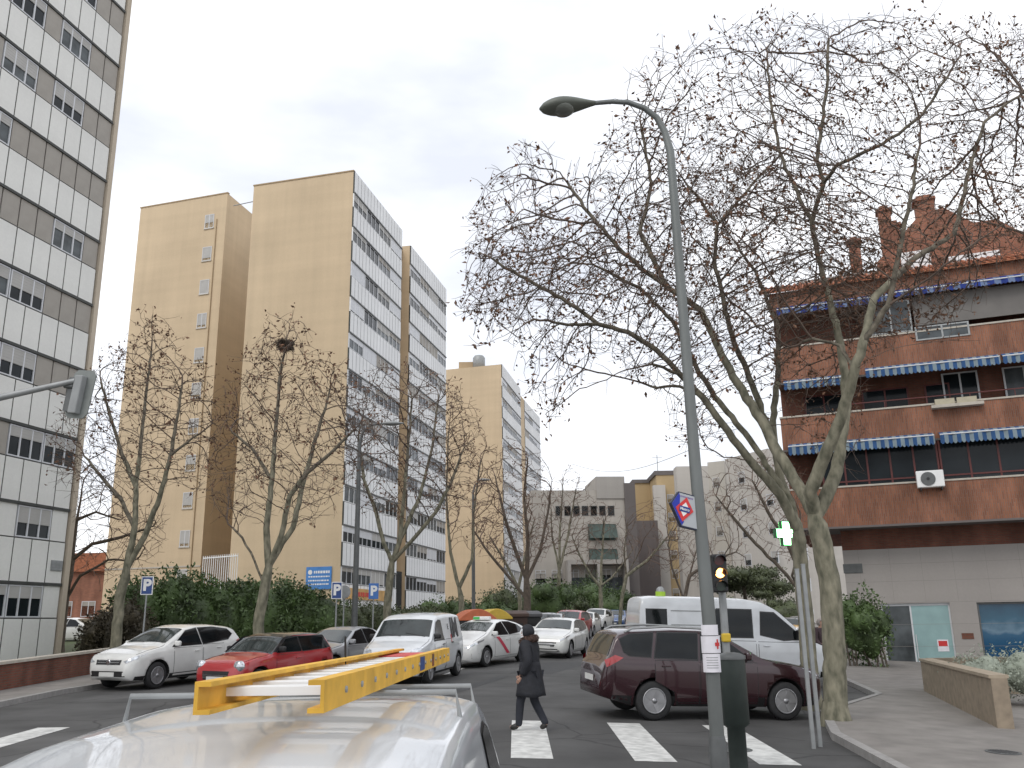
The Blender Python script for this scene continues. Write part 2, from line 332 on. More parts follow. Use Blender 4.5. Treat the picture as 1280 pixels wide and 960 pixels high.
def cladding(F, parent, u0, u1, z0, z1, pitch, m='white_panel', out=.10, name='cladding_panel', jw=.07):
    c = MB(); c.box(0, u1-u0, 0, out-.01, 0, z1-z0, 1)
    n = max(1, round((u1-u0)/pitch)); w = (u1-u0)/n
    for i in range(n): c.box(i*w+jw/2, (i+1)*w-jw/2, -.012, -.001, .02, z1-z0-.03, 0)
    return F.place(c, name, [M[m], M['joint']], parent, u0, z0, out)

def slab_side(F, parent, z_tops, ztop, z_low, nwin, rnd, out=.12, hwin=1.22, ground_win=True):
    """ribbon window facade with white corrugated cladding, one strip per storey"""
    Lw = F.len; zt = ztop
    for i, z in enumerate(z_tops):
        cladding(F, parent, 0, Lw, z+.06, zt, Lw/ (nwin*4), out=out)
        slot = MB(); slot.box(0, Lw, -.07, .05, -.02, .08); F.place(slot, 'shadow_slot_strip', M['steel_dark'], parent, 0, z, out)  # dark strip: shadow of the slot above the windows, put into colour
        w = Lw/nwin
        for k in range(nwin): put_window(F, parent, k*w+.03, z-hwin+.02, w-.06, hwin-.04, out-.05, npan=3, rnd=rnd, kind=rnd.choice(['glass', 'glass', 'glass_dim']), sh=rnd.choice(['shut', 'shut2', 'alu', 'alu']), drop=rnd.choice([0, 0, .25, .3, .35, .5, .9, 1.]), fm=rnd.choice(['alu', 'alu', 'white']))
        zt = z-hwin
    cladding(F, parent, 0, Lw, z_low, zt, Lw/(nwin*4), out=out)

def building(name, label, cat, loc): return thing(name, label, cat, loc)

# ---- tower beside the street (two slabs with a notch)
rnd = random.Random(3)
T2 = building('apartment_tower', 'tall tan tower with blank end wall, white ribbon-window side and blue sign near its base', 'building', (-12.6, 66, gz(-12.6, 66)))
pl = (-12.6, 66, gz(-12.6, 66))
zt2 = 37.87; tops = [35.94-2.96*i for i in range(11)]
b = MB()
def quadblock(mb, pts, z0, z1, mi=0):
    n = len(pts); vs = [(p[0]-pl[0], p[1]-pl[1], z0-pl[2]) for p in pts]+[(p[0]-pl[0], p[1]-pl[1], z1-pl[2]) for p in pts]
    mb.add(vs, [tuple(reversed(range(n))), tuple(range(n, 2*n))]+[(i, (i+1) % n, (i+1) % n+n, i+n) for i in range(n)], mi)
quadblock(b, [(-12.6, 66), (-10.15, 77.5), (-14.2, 78.6), (-15.6, 72), (-20.6, 73.1), (-21.35, 68.3)], 1, zt2)  # unseen rear recess, shaped to let daylight onto the next tower's side
b.build('wall', M['tan'], T2)
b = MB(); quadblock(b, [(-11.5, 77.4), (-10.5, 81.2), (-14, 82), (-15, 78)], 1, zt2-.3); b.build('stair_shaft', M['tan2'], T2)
b = MB(); quadblock(b, [(-9.75, 81.1), (-7.2, 93.2), (-15.4, 95), (-18, 82.9)], 1, zt2+.05); b.build('wall', M['tan'], T2)
for a, c in (((-12.6, 66), (-10.15, 77.5)), ((-9.75, 81.1), (-7.2, 93.2))):
    F = Fac(a, c, pl); slab_side(F, T2, tops, zt2-.02 if a[0] < -10 else zt2+.03, 3.2, 4, rnd)
par = MB()
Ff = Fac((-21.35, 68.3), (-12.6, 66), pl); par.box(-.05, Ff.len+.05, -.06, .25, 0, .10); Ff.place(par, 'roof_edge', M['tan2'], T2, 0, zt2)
pp = MB(); pp.tube([(0, 0, 0), (2.6, .2, .3)], .04, 6); Ff.place(pp, 'roof_pipe', M['steel'], T2, -2.2, zt2-1.2, -.6)
# orange shop fascia on the ground floor and entrance door
F2 = Fac((-12.6, 66), (-10.15, 77.5), pl)
fb = MB(); fb.box(.4, 10.4, -.12, 0, 0, .8); fas = F2.place(fb, 'shop_fascia', mat('orange_fascia', (.55, .33, .12), .6, .25, 1.2), T2, 0, 4.05, .14)
fr = MB()
for i, (x0, w) in enumerate(((2.6, .22), (2.95, .3), (3.4, .25), (3.8, .4), (4.4, .25), (4.75, .35))): fr.box(x0, x0+w, -.135, -.121, .22, .55)
fr.build('lettering', M['red'], fas)
dd = MB(); dd.box(0, 1.5, -.05, .05, 0, 3.4); F2.place(dd, 'entrance_glass', M['glass'], T2, 11.9, 3.2, -.0)
# blue notice board fixed to the blank wall
sg = MB(); sg.box(0, 2.0, -.08, 0, 0, 1.6); bs = Ff.place(sg, 'wall_sign', mat('sign_light_blue', (.06, .22, .55), .4, .12, 3), T2, Ff.len-2.65, 4.75, .02)
bs['label'] = 'blue wall sign with white lines of lettering near the corner'
tx = MB(); tx.lathe([(.17, -.09), (.17, -.083)], 14, c=(.32, 0, 1.22), axis='y')
for r_, z in enumerate((1.22, .9, .62, .36)):
    x = .62 if r_ == 0 else .2
    while x < 1.8:
        w = rnd.uniform(.08, .2)
        if x+w > 1.88: break
        tx.box(x, x+w, -.092, -.081, z-.05 if r_ else z-.09, z+.05 if r_ else z+.09); x += w+.05
tx.build('lettering', M['white'], bs)

# ---- second tan tower at the left
T1 = building('apartment_tower', 'tan tower left of the blue-signed one, with a single column of small windows', 'building', (-26.3, 76.6, gz(-26, 76.6)))
pl = (-26.3, 76.6, gz(-26, 76.6))
b = MB(); quadblock(b, [(-35.64, 79.4), (-26.35, 76.56), (-23.6, 88.5), (-33, 91)], 1, 41.5); b.build('wall', M['tan'], T1)
F = Fac((-35.64, 79.4), (-26.35, 76.56), pl)
for i in range(11):
    z = 38.2-3.26*i
    u = F.len-2.25; s = MB(); s.box(-.07, 1.05, -.06, .0, -.09, -.01); F.place(s, 'sill', M['coping'], T1, u, z, .02)
    put_window(F, T1, u, z, .98, 1.38, .02, npan=1 if i % 3 else 2, rnd=rnd, drop=rnd.choice([.35, .6, 1, .8]), sh='shut2')
dp = MB(); dp.tube([(0, 0, 0), (0, 0, 33)], .045, 6); F.place(dp, 'downpipe', M['tan2'], T1, F.len-.95, 6, .06)
bl = MB(); bl.box(0, F.len, -.05, 0, 0, .12); F.place(bl, 'string_course', M['coping'], T1, 0, 7.15, .01)
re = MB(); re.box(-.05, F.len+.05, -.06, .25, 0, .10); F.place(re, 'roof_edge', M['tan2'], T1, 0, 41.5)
F = Fac((-26.35, 76.56), (-23.6, 88.5), pl)
for i in range(11):
    put_window(F, T1, 6.2, 37.1-3.26*i, .8, 1.0, .02, npan=1, rnd=rnd, drop=rnd.choice([0, .5, .8]))
# white railing closing the gap between the towers
rl = MB(); p0 = at(254, 700, 66); p1 = at(297, 700, 64); Fr = Fac(p0[:2], p1[:2])
nb = 17
for i in range(nb): rl.box(Fr.len*i/(nb-1)-.02, Fr.len*i/(nb-1)+.02, -.02, .02, 0, 5.4)
rl.box(0, Fr.len, -.03, .03, 5.2, 5.28); rl.box(0, Fr.len, -.03, .03, 2.9, 2.98); rl.box(0, Fr.len, -.03, .03, .3, .38)
ro = rl.build('railing', M['white_panel'], loc=(p0[0], p0[1], gz(p0[0], p0[1])+.1), rotz=Fr.rot); tag(ro, 'tall pale bar fence closing the gap between the two tan towers', 'fence')

# ---- third tower down the street
T3 = building('apartment_tower', 'most distant tan tower of the row, with white side strips and a stepped brown pier', 'building', (-1.5, 123, gz(-1.5, 123)))
pl = (-1.5, 123., gz(-1.5, 123)); rnd = random.Random(5)
b = MB(); quadblock(b, [(-9.6, 125.4), (-1.5, 123), (1.2, 137), (-7, 139)], 2, zt2); b.build('wall', M['tan'], T3)
b = MB(); quadblock(b, [(1.0, 139.2), (1.95, 144.0), (-6, 146), (-7, 141)], 2, zt2-.1); b.build('pier_wall', M['tan'], T3)
b = MB(); quadblock(b, [(1.9, 144.5), (4.8, 158), (-4, 160), (-6, 146.5)], 2, zt2+.1); b.build('wall', M['tan'], T3)
for a, c in (((-1.5, 123), (1.2, 137)), ((1.9, 144.5), (4.8, 158))):
    F = Fac(a, c, pl); slab_side(F, T3, tops, zt2-.02, 3.5, 4, rnd)
rb = MB(); rb.box(-7.8-pl[0], -4.5-pl[0], 127-pl[1], 131-pl[1], zt2-pl[2], zt2+1.6-pl[2]); rb.build('roof_hut', M['tan2'], T3)
wt = MB(); wt.lathe([(.0, 0), (.9, 0), (.9, 2.0), (.7, 2.3), (0, 2.4)], 12, c=(-4.8-pl[0], 126.5-pl[1], zt2-pl[2])); wt.build('water_tank', M['steel'], T3)

# ---- white panelled block on the left edge
LBa = np.array([-20.2, 27.4]); LBb = np.array([-18.05, 36.4]); dirL = (LBb-LBa)/np.linalg.norm(LBb-LBa)
LBa = LBb-dirL*20.0
plL = (LBb[0], LBb[1], .9); pl = plL
LB = building('panelled_block', 'white panelled block with green-black joints and beige blinds at the left edge', 'building', plL)
F = Fac(LBa, LBb, plL)
nrm = F.n
# the facade faces the street: outward is F.n
b = MB(); back = -nrm*14
e0 = LBb+dirL*.55
quadblock(b, [LBa, LBb, LBb+back, LBa+back], .3, 36)
b.build('wall', M['concrete'], LB)
b = MB(); quadblock(b, [LBb+nrm*.16, LBb+dirL*.26+nrm*.16, LBb+dirL*.26+back, LBb+back], .3, 36.2); b.build('end_wall', wall_mat('pale_tan_edge', (.50, .43, .34)), LB)
rnd = random.Random(11)
cw = .905; ncell = 22; u_end = F.len-.06
lowtops = [3.90+2.93*i for i in range(11)]
prev = .9
def cell_u(k): return u_end-(k+1)*cw
for fi, zt in enumerate(lowtops):
    hw_ = 1.25; zb = zt-hw_
    c = MB(); c.box(0, ncell*cw, 0, .06, 0, zb-prev, 1)
    for k in range(ncell): c.box(k*cw+.028, (k+1)*cw-.028, -.014, -.001, .02, zb-prev-.03, 0)
    F.place(c, 'cladding_panel', [M['panel_lb'], M['joint']], LB, u_end-ncell*cw, prev, .07)
    slot = MB(); slot.box(0, ncell*cw, -.06, .02, -.02, .09); F.place(slot, 'shadow_slot_strip', M['joint'], LB, u_end-ncell*cw, zt-.01, .07)  # same dark strip, slot shadow above the windows as colour
    k = 0
    while k < ncell:
        full = {0: (.0, 0), 1: (.0, 1)}.get(fi)
        r = rnd.random()
        if r < .52 or (fi >= 3 and k < 2 and fi not in (5,)):
            n = 1   # closed beige blind filling the cell
            s = MB(); s.box(.03, cw-.03, -.01, .02, .0, hw_-.05); s2 = F.place(s, 'blind', M['shut'] if fi > 1 else M['panel_lb'], LB, cell_u(k), zb+.02, .06); k += 1
        else:
            n = min(2, ncell-k)
            if k+n > ncell: break
            dr = rnd.choice([0, .3, .35, .4, .55]); npan = 3 if n == 2 else 2
            put_window(F, LB, cell_u(k+n-1)+.03, zb+.02, n*cw-.06, hw_-.07, .055, kind='glass' if rnd.random() < .5 else 'glass_dim', npan=npan, rnd=rnd, drop=dr, sh='shut2'); k += n
    prev = zt+.06
ve = MB(); ve.box(0, .62, -.03, 0, 0, .4)
for i in range(4): ve.box(.03, .59, -.045, -.03, .04+i*.09, .07+i*.09)
F.place(ve, 'vent_grille', M['steel'], LB, F.len-.75, 4.45, .09)

# ---- low brick garden wall with pale coping
GW = thing('garden_wall', 'low brick garden wall with pale coping left of the white crossover', 'wall', (-13.2, 20, gz(-13.2, 20)))
mb = MB(); mb.box(0, 23, -.11, .11, -.3, .44); o = mb.build('brickwork', M['brick_wall'], GW, loc=(0, -12, 0), rotz=R_(90)); o.rotation_euler = (0, -math.atan(.026), R_(90))
mb = MB(); mb.box(0, 23, -.16, .16, .44, .51); o = mb.build('coping', M['coping'], GW, loc=(0, -12, 0)); o.rotation_euler = (0, -math.atan(.026), R_(90))
# ---- far brick building behind the left trees
pb = at(118, 770, 80); BB = building('brick_building', 'orange brick building seen between the white block and the tan tower', 'building', (pb[0], 80, gz(pb[0], 80)))
mb = MB(); mb.box(-14, 2.8, 0, 10, -1, 5.0); mb.build('wall', M['brick_far'], BB); mb = MB(); mb.prism([(-14.4, 5.0), (3.1, 5.0), (2.0, 6.6), (-13, 6.6)], -.4, 10, axis='y'); mb.build('roof', M['tile'], BB)
for i in range(3):
    a, b_, c = win_variant(1.2, 1.3, 'glass', 2, 'alu', 'shut', .3); o = link_mesh('window', a, BB, (-3.2+i*2, -.02, 1.2)); link_mesh('pane', b_, o); link_mesh('shutter', c, o)
gp = at(85, 800, 60); lw = MB(); lw.box(-6, 5, -.15, .15, -.5, .8); o = lw.build('parapet_wall', M['concrete'], loc=(gp[0], 44, gz(gp[0], 44))); tag(o, 'low grey wall behind the lawn by the white block', 'wall')
# ---- red brick apartment block on the right
rnd = random.Random(21)
A0 = np.array([11.50, 37.71]); dR = np.array([.932, -.362]); dR /= np.linalg.norm(dR); nR = np.array([dR[1], -dR[0]])
Bk = building('brick_apartment_block', 'red brick apartment block with curved-looking long balconies, blue striped awnings and grey stone ground floor', 'building', (A0[0], A0[1], gz(*A0)))
Bk['label'] = 'red brick apartment block with long balconies, blue striped awnings and a grey stone ground floor'
pl = (A0[0], A0[1], gz(*A0)); LR = 24.0
F = Fac(A0, A0+dR*LR, pl)            # balcony fronts
G = Fac(A0-nR*1.3+dR*1.9, A0-nR*1.3+dR*LR, pl)   # ground floor wall plane (recessed)
H = Fac(A0-nR*1.5, A0-nR*1.5+dR*LR, pl)   # wall behind the balconies
g0 = pl[2]-.5
# ground floor with openings: build as piers and lintel
doorA, doorB = None, None
def u_of(px, F, py=778, Ysol=36):   # u where the ray through px meets the wall line
    d = at(px, py, 1.0)[:2]; A = np.array([[d[0], -F.d[0]], [d[1], -F.d[1]]]); t = np.linalg.solve(A, F.a); return t[1]
ud0, ud1 = u_of(1103, G), u_of(1190, G); uw0 = u_of(1224, G); uw1 = uw0+4.2
zD = 2.72; zg0 = -.6; zt_ = 4.92
st = MB()
st.box(0, ud0, 0, .4, zg0, zt_); st.box(ud0, ud1, 0, .4, zD, zt_); st.box(ud1, uw0, 0, .4, zg0, zt_); st.box(uw0, uw1, 0, .4, 2.70, zt_); st.box(uw0, uw1, 0, .4, zg0, .55); st.box(uw1, G.len, 0, .4, zg0, zt_)
st.box(0, .4, .4, 12, zg0, zt_)
o = G.place(st, 'stone_wall', M['stone'], Bk)
jn = MB()
for z in (1.05, 1.9, 2.75, 3.6, 4.3): jn.box(.0, G.len, -.002, .0, z-.005, z+.005)
for i in range(20):
    u = .6+i*1.18
    jn.box(u-.004, u+.004, -.0025, .0, 2.78, zt_)
G.place(jn, 'masonry_joint', mat('mortar_joint', (.22, .205, .19), .9, .1, 3), Bk)
# glazed entrance
dm = MB(); dm.box(0, ud1-ud0, .1, .16, zD-.1, zD); dm.box(0, .06, .1, .16, zg0, zD-.1); dm.box(ud1-ud0-.06, ud1-ud0, .1, .16, zg0, zD-.1); w_ = ud1-ud0
dm.box(w_*.42, w_*.42+.06, .1, .16, zg0, zD-.1)
ent = G.place(dm, 'entrance', M['alu'], Bk, ud0)
gp_ = MB(); gp_.box(.06, w_*.42, .12, .14, zg0, zD-.1); gp_.build('door_glass', M['glass_dim'], ent)
frost = mat('frosted_glass', (.25, .38, .38), .25, .1, 2); gp_ = MB(); gp_.box(w_*.42+.06, w_-.06, .12, .14, zg0, zD-.1); gp_.build('frosted_pane', frost, ent)
ho = MB(); ho.tube([(w_*.42+.12, .07, .4), (w_*.42+.12, .07, 1.5)], .02, 6); ho.build('handle', M['alu'], ent)
nt_ = MB(); nt_.box(w_-.62, w_-.22, .112, .119, .85, 1.3); n_ = nt_.build('notice', M['paper'], ent); nt_ = MB(); nt_.box(w_-.58, w_-.26, .108, .1115, 1.05, 1.25); nt_.build('notice_print', M['red'], n_)
# picture window with a blue mountain photograph
def mural_mat():
    m = bpy.data.materials.new('window_mural'); m.use_nodes = True; nt = m.node_tree; N = nt.nodes; L = nt.links; b = N['Principled BSDF']; b.inputs['Roughness'].default_value = .12
    t = N.new('ShaderNodeTexCoord'); sp = N.new('ShaderNodeSeparateXYZ'); L.new(t.outputs['Object'], sp.inputs[0])
    n = N.new('ShaderNodeTexNoise'); n.inputs['Scale'].default_value = 1.6; n.inputs['Detail'].default_value = 7; L.new(t.outputs['Object'], n.inputs[0])
    a = N.new('ShaderNodeMath'); a.operation = 'MULTIPLY_ADD'; L.new(n.outputs[0], a.inputs[0]); a.inputs[1].default_value = .9; L.new(sp.outputs['Z'], a.inputs[2])
    r = N.new('ShaderNodeValToRGB'); L.new(a.outputs[0], r.inputs[0]); e = r.color_ramp.elements
    e[0].position = 0; e[0].color = (.012, .05, .11, 1); e[1].position = 1; e[1].color = (.01, .04, .075, 1)
    mr = N.new('ShaderNodeMapRange'); mr.inputs[1].default_value = .4; mr.inputs[2].default_value = 3.2; L.new(a.outputs[0], mr.inputs[0]); L.new(mr.outputs[0], r.inputs[0])
    for p, c in ((.30, (.014, .07, .15)), (.56, (.02, .09, .17)), (.62, (.12, .20, .27)), (.72, (.03, .10, .16))): q = e.new(p); q.color = (*c, 1)
    L.new(r.outputs[0], b.inputs['Base Color']); return m
sw = MB(); t = .07; w_ = uw1-uw0; sw.box(0, w_, .08, .2, 2.63, 2.70); sw.box(0, t, .08, .2, .55, 2.63); sw.box(w_-t, w_, .08, .2, .55, 2.63); sw.box(t, w_-t, .08, .2, .55, .62)
swo = G.place(sw, 'shop_window', M['steel_dark'], Bk, uw0); sp_ = MB(); sp_.box(t, w_-t, .12, .15, .62, 2.63); sp_.build('pane', mural_mat(), swo)
v_ = MB(); v_.box(0, .75, -.03, 0, 0, .38)
for i in range(4): v_.box(.03, .72, -.05, -.03, .04+i*.085, .065+i*.085)
G.place(v_, 'vent_grille', M['steel_dark'], Bk, u_of(1054, G, 710), 3.98)
pq = MB(); pq.box(0, .42, -.02, 0, 0, .22); G.place(pq, 'wall_plaque', M['brick_wall'], Bk, u_of(1200, G), 1.32)
# recessed brick band, the overhang's shade put into its darker colour, + main body
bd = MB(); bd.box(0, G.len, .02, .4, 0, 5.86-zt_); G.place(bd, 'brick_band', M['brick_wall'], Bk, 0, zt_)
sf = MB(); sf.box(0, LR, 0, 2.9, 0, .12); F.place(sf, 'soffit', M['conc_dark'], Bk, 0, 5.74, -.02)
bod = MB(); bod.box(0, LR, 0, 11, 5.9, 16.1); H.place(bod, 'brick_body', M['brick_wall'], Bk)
cop_z = [7.38, 10.50, 13.62]; par_b = [5.80, 9.12, 12.06]
for fi, (zb, zc) in enumerate(zip(par_b, cop_z)):
    p = MB(); p.box(0, LR, 0, .16, 0, zc-zb); p.box(0, .16, .16, 1.6, 0, zc-zb); F.place(p, 'balcony_parapet', M['brick'], Bk, 0, zb)
    c = MB(); c.box(-.03, LR, -.035, .20, 0, .07); c.box(-.03, .19, .20, 1.6, 0, .07); F.place(c, 'coping', M['coping'], Bk, 0, zc)
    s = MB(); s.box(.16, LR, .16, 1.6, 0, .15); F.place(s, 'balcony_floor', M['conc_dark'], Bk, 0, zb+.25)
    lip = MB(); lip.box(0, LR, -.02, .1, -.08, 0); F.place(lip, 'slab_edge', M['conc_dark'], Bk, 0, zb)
aw_mat = bpy.data.materials.new('striped_canvas'); aw_mat.use_nodes = True
def stripes(m, c1, c2, w):
    nt = m.node_tree; N = nt.nodes; L = nt.links; b = N['Principled BSDF']; b.inputs['Roughness'].default_value = .85
    t = N.new('ShaderNodeTexCoord'); sp = N.new('ShaderNodeSeparateXYZ'); L.new(t.outputs['Object'], sp.inputs[0])
    d = N.new('ShaderNodeMath'); d.operation = 'DIVIDE'; d.inputs[1].default_value = w; L.new(sp.outputs['X'], d.inputs[0])
    f = N.new('ShaderNodeMath'); f.operation = 'FRACT'; L.new(d.outputs[0], f.inputs[0]); g = N.new('ShaderNodeMath'); g.operation = 'GREATER_THAN'; g.inputs[1].default_value = .5; L.new(f.outputs[0], g.inputs[0])
    n = N.new('ShaderNodeTexNoise'); n.inputs['Scale'].default_value = 2; L.new(t.outputs['Object'], n.inputs[0])
    mm = N.new('ShaderNodeMix'); mm.data_type = 'RGBA'; mm.inputs[6].default_value = (*c1, 1); mm.inputs[7].default_value = (*c2, 1); L.new(g.outputs[0], mm.inputs[0])
    m2 = N.new('ShaderNodeMix'); m2.data_type = 'RGBA'; m2.blend_type = 'MULTIPLY'; m2.inputs[0].default_value = .5; L.new(mm.outputs[2], m2.inputs[6]); L.new(n.outputs[0], m2.inputs[7]); L.new(m2.outputs[2], b.inputs['Base Color'])
stripes(aw_mat, (.03, .10, .26), (.26, .33, .37), .30)
aw_dark = bpy.data.materials.new('striped_canvas_blue'); aw_dark.use_nodes = True; stripes(aw_dark, (.02, .05, .28), (.18, .25, .42), .5)
def awning(u0, u1, z, drop=.42, out=.55, m=aw_mat):
    a = MB(); n = max(2, int((u1-u0)/.15)); top = []; 
    a.add([(0, -.01, .20), (u1-u0, -.01, .20), (u1-u0, -out, 0), (0, -out, 0)], [(0, 1, 2, 3)])
    for i in range(n):   # scalloped valance
        x0 = (u1-u0)*i/n; x1 = (u1-u0)*(i+1)/n
        pts = [(x0, 0), (x1, 0)]+[(x1-(x1-x0)*k/4, -drop*(.8+.2*math.sin(math.pi*k/4))) for k in range(5)]
        a.add([(x, -out-.03*math.sin(2*math.pi*x/.6), z_) for x, z_ in pts], [tuple(range(7))])
    o = F.place(a, 'awning', m, Bk, u0, z, .0); r = MB(); r.tube([(0, -out, .01), (u1-u0, -out, .01)], .03, 6); r.build('front_bar', M['alu'], o)
    r = MB()
    for x in (.15, u1-u0-.15): r.tube([(x, .1, -.15), (x, -out, .0)], .02, 5)
    r.build('folding_arm', M['alu'], o)
awning(.25, 5.85, 9.15, .38); awning(6.05, 11.2, 9.15, .38); awning(11.35, 17, 9.15, .38)
awning(.3, 2.9, 11.95, .33, .4); awning(3.6, 8.6, 12.12, .33, .4); awning(8.7, 15, 12.12, .33, .4)
awning(.3, 5, 15.30, .28, .3, aw_dark); awning(5.1, 14, 15.38, .22, .3, aw_dark)
# storey 1: dark maroon-framed glazing
mar = mat('maroon_frame', (.10, .018, .015), .45, .1, 3)
def glazing(u0, u1, z0, z1, n, out, fm, gm='glass', rail=None):
    f = MB(); w = (u1-u0)/n
    for i in range(n+1): f.box(i*w-.035, i*w+.035, -.04, .04, 0, z1-z0)
    f.box(0, u1-u0, -.036, .036, 0, .06); f.box(0, u1-u0, -.036, .036, z1-z0-.06, z1-z0)
    if rail: f.box(0, u1-u0, -.045, .045, rail, rail+.06)
    o = H.place(f, 'window', fm, Bk, u0, z0, out); p = MB(); p.box(.03, u1-u0-.03, -.01, .01, .05, z1-z0-.05); p.build('pane', M[gm], o); return o
glazing(1.5, 5.9, 7.3, 9.1, 5, 1.45, mar, rail=.28); glazing(6.0, 11.2, 7.3, 9.1, 5, 1.45, mar, rail=.28); glazing(11.4, 17, 7.3, 9.1, 5, 1.45, mar, rail=.28)
rr = MB(); rr.box(0, LR-3, -.02, .02, 0, .04)
for i in range(14): rr.box(i*1.6-.015, i*1.6+.015, -.015, .015, -.3, 0)
F.place(rr, 'balcony_rail', mar, Bk, 2.6, 10.85, -.08)
glazing(1.0, 2.6, 9.35, 11.7, 2, .03, mar); glazing(3.4, 5.2, 9.3, 11.7, 2, .03, mar, 'glass')
ua = u_of(1179, H, 482)
glazing(ua, ua+1.3, 10.2, 12.1, 2, .05, M['alu'], 'glass'); ub = u_of(1256, H, 480); glazing(ub, ub+1.5, 10.2, 12.1, 2, .05, M['alu'], 'glass_dim'); glazing(5.9, 6.8, 9.3, 11.7, 1, .03, mar)
# storey 3: grey awning curtains and pale low sills
gs = MB(); gs.box(0, 9.2, 0, .05, 0, 1.28); F.place(gs, 'grey_canvas', mat('grey_canvas', (.17, .16, .15), .9, .1, 1.2), Bk, 5.75, 13.95, -.15)
for u0, u1, z0, z1 in ((4.07, 5.6, 13.7, 15.1), (5.74, 7.7, 13.25, 13.85)): glazing(u0, u1, z0, z1, 2, 1.5, M['steel'], 'glass_dim')
fbx = MB()
for k in range(2): fbx.box(k*.8, k*.8+.72, -.26, -.04, 0, .24)
u = u_of(1168, F, 503); fl = F.place(fbx, 'flower_box', mat('cream_planter', (.42, .38, .28), .7, .1, 5), Bk, u, 10.42)
sl_ = MB(); sl_.box(-.15, 1.75, -.34, .0, -.12, .0); F.place(sl_, 'planter_ledge', M['coping'], Bk, u, 10.42)
# top parapet, tiled eave, roof, gable and chimneys
tp = MB(); tp.box(0, LR, 0, 1.6, 0, .84); F.place(tp, 'top_parapet', M['brick'], Bk, 0, 15.35)
ev = MB(); ev.add([(-.3, -.25, 0), (LR, -.25, 0), (LR, 2.2, 1.05), (-.3, 2.2, 1.05), (-.3, -.25, -.08), (LR, -.25, -.08)], [(0, 1, 2, 3), (4, 5, 1, 0)])
for i in range(int(LR/.26)): ev.tube([(-.25+i*.26, -.29, .03), (-.25+i*.26, 2.2, 1.08)], .07, 6)
F.place(ev, 'tiled_eave', M['tile'], Bk, 0, 16.2)
att = MB(); att.box(1.2, LR, 0, 8, 0, 1.0); F.place(att, 'attic_wall', M['concrete'], Bk, 0, 16.4, -2.2)
ug = u_of(1172, F, 250)
gb = MB(); gb.prism([(-2.6, 0), (3.4, 0), (3.4, 1.7), (2.4, 2.6), (1.5, 2.6), (.45, 3.5), (-.45, 3.5), (-2.6, 1.4)], 0, 3, axis='y'); F.place(gb, 'gable', M['brick_far'], Bk, ug, 16.3, -2.0)
aw2 = MB(); aw2.box(-1.6, -.4, -.05, 0, 0, 1.1); aw2.box(.3, 2.3, -.05, 0, -.2, .6); F.place(aw2, 'attic_window', M['white_panel'], Bk, ug, 16.85, -1.98)
rf = MB(); rf.box(0, 7, 0, 5, 0, 3.0); F.place(rf, 'render_block', M['concrete'], Bk, ug+3.7, 16.0, -2.6)
for px, w, z0, h in ((1116, .55, 16.2, 4.1), (1127, .45, 16.2, 3.3), (1071, .5, 16.2, 2.8), (1172, .8, 19.7, .8)):
    cm = MB(); cm.box(-w/2, w/2, 0, w, 0, h); cm.box(-w/2-.08, w/2+.08, -.08, w+.08, h, h+.12); cm.box(-w/2+.08, w/2-.08, .08, w-.08, h+.12, h+.3); F.place(cm, 'chimney', M['brick_far'], Bk, u_of(px, F, 270)-.2, z0, -2.4)
# air conditioner hung on the balcony
uac = u_of(1145, F, 600); ac = thing('air_conditioner', 'white air conditioning unit on the coping of the lowest balcony', 'air conditioner', F.loc(uac, .02, 7.18)); ac.location = (F.a[0]+F.d[0]*uac, F.a[1]+F.d[1]*uac, 7.13); ac.rotation_euler = (0, 0, F.rot)
m_ = MB(); m_.box(0, 1.0, -.42, -.06, 0, .66); bevel(m_.build('casing', M['white'], ac), .03); m_ = MB(); m_.lathe([(.27, -.445), (.27, -.425)], 24, c=(.42, 0, .33), axis='y'); m_.build('fan_grille', M['steel_dark'], ac)
m_ = MB(); m_.lathe([(.06, -.46), (.06, -.446)], 12, c=(.42, 0, .33), axis='y'); m_.box(.1, .14, -.45, -.0, -.12, 0); m_.box(.86, .9, -.45, 0, -.12, 0); m_.build('bracket', M['black'], ac)

# ---- buildings at the end of the street
def bgb(px0, px1, Y, ytop, name, label, m, depth=12, zbase=None, rotpx=None, Y1=None, extra=None):
    a = at(px0, ytop, Y); b_ = at(px1, ytop, Y1 or Y); zb = (gz(a[0], Y)-1) if zbase is None else zbase
    t = building(name, label, 'building', (a[0], a[1], zb)); F = Fac(a[:2], b_[:2], (a[0], a[1], zb))
    w = MB(); w.box(0, F.len, 0, depth, 0, a[2]-zb); F.place(w, 'wall', m, t, 0, zb); F.H = a[2]; F.zb = zb; return t, F
ochre = wall_mat('ochre_render', (.44, .33, .19)); pale = wall_mat('pale_render', (.50, .47, .43), .1); dull = wall_mat('dull_brown_render', (.15, .13, .125))
C1, F = bgb(664, 787, 105, 613, 'office_building', 'grey concrete brutalist building with a row of square windows and a raised block', wall_mat('board_concrete', (.43, .40, .36), .14), 8, Y1=106)
Cc = F
for i in range(7):
    u = F.len*.24+i*F.len*.088; a, b_, c = win_variant(F.len*.066, 1.15, 'glass', 1, 'steel_dark', 'shut', 0); o = F.put(a, 'window', C1, u, F.H-3.0, .02); link_mesh('pane', b_, o)
def pxu(px, F, py=660):
    d = at(px, py, 1.0)[:2]; A = np.array([[d[0], -F.d[0]], [d[1], -F.d[1]]]); return np.linalg.solve(A, F.a)[1]
u0, u1 = pxu(747, F), pxu(783, F); m_ = MB(); m_.box(u0, u1, -.15, 8, 0, 2.6); F.place(m_, 'raised_block', M['concrete'], C1, 0, F.H-1.0)
m_ = MB(); m_.box(u1-.1, u1+1.2, -.3, 5, 0, 15); F.place(m_, 'brown_shaft', M['conc_dark'], C1, 0, F.H-14.2)
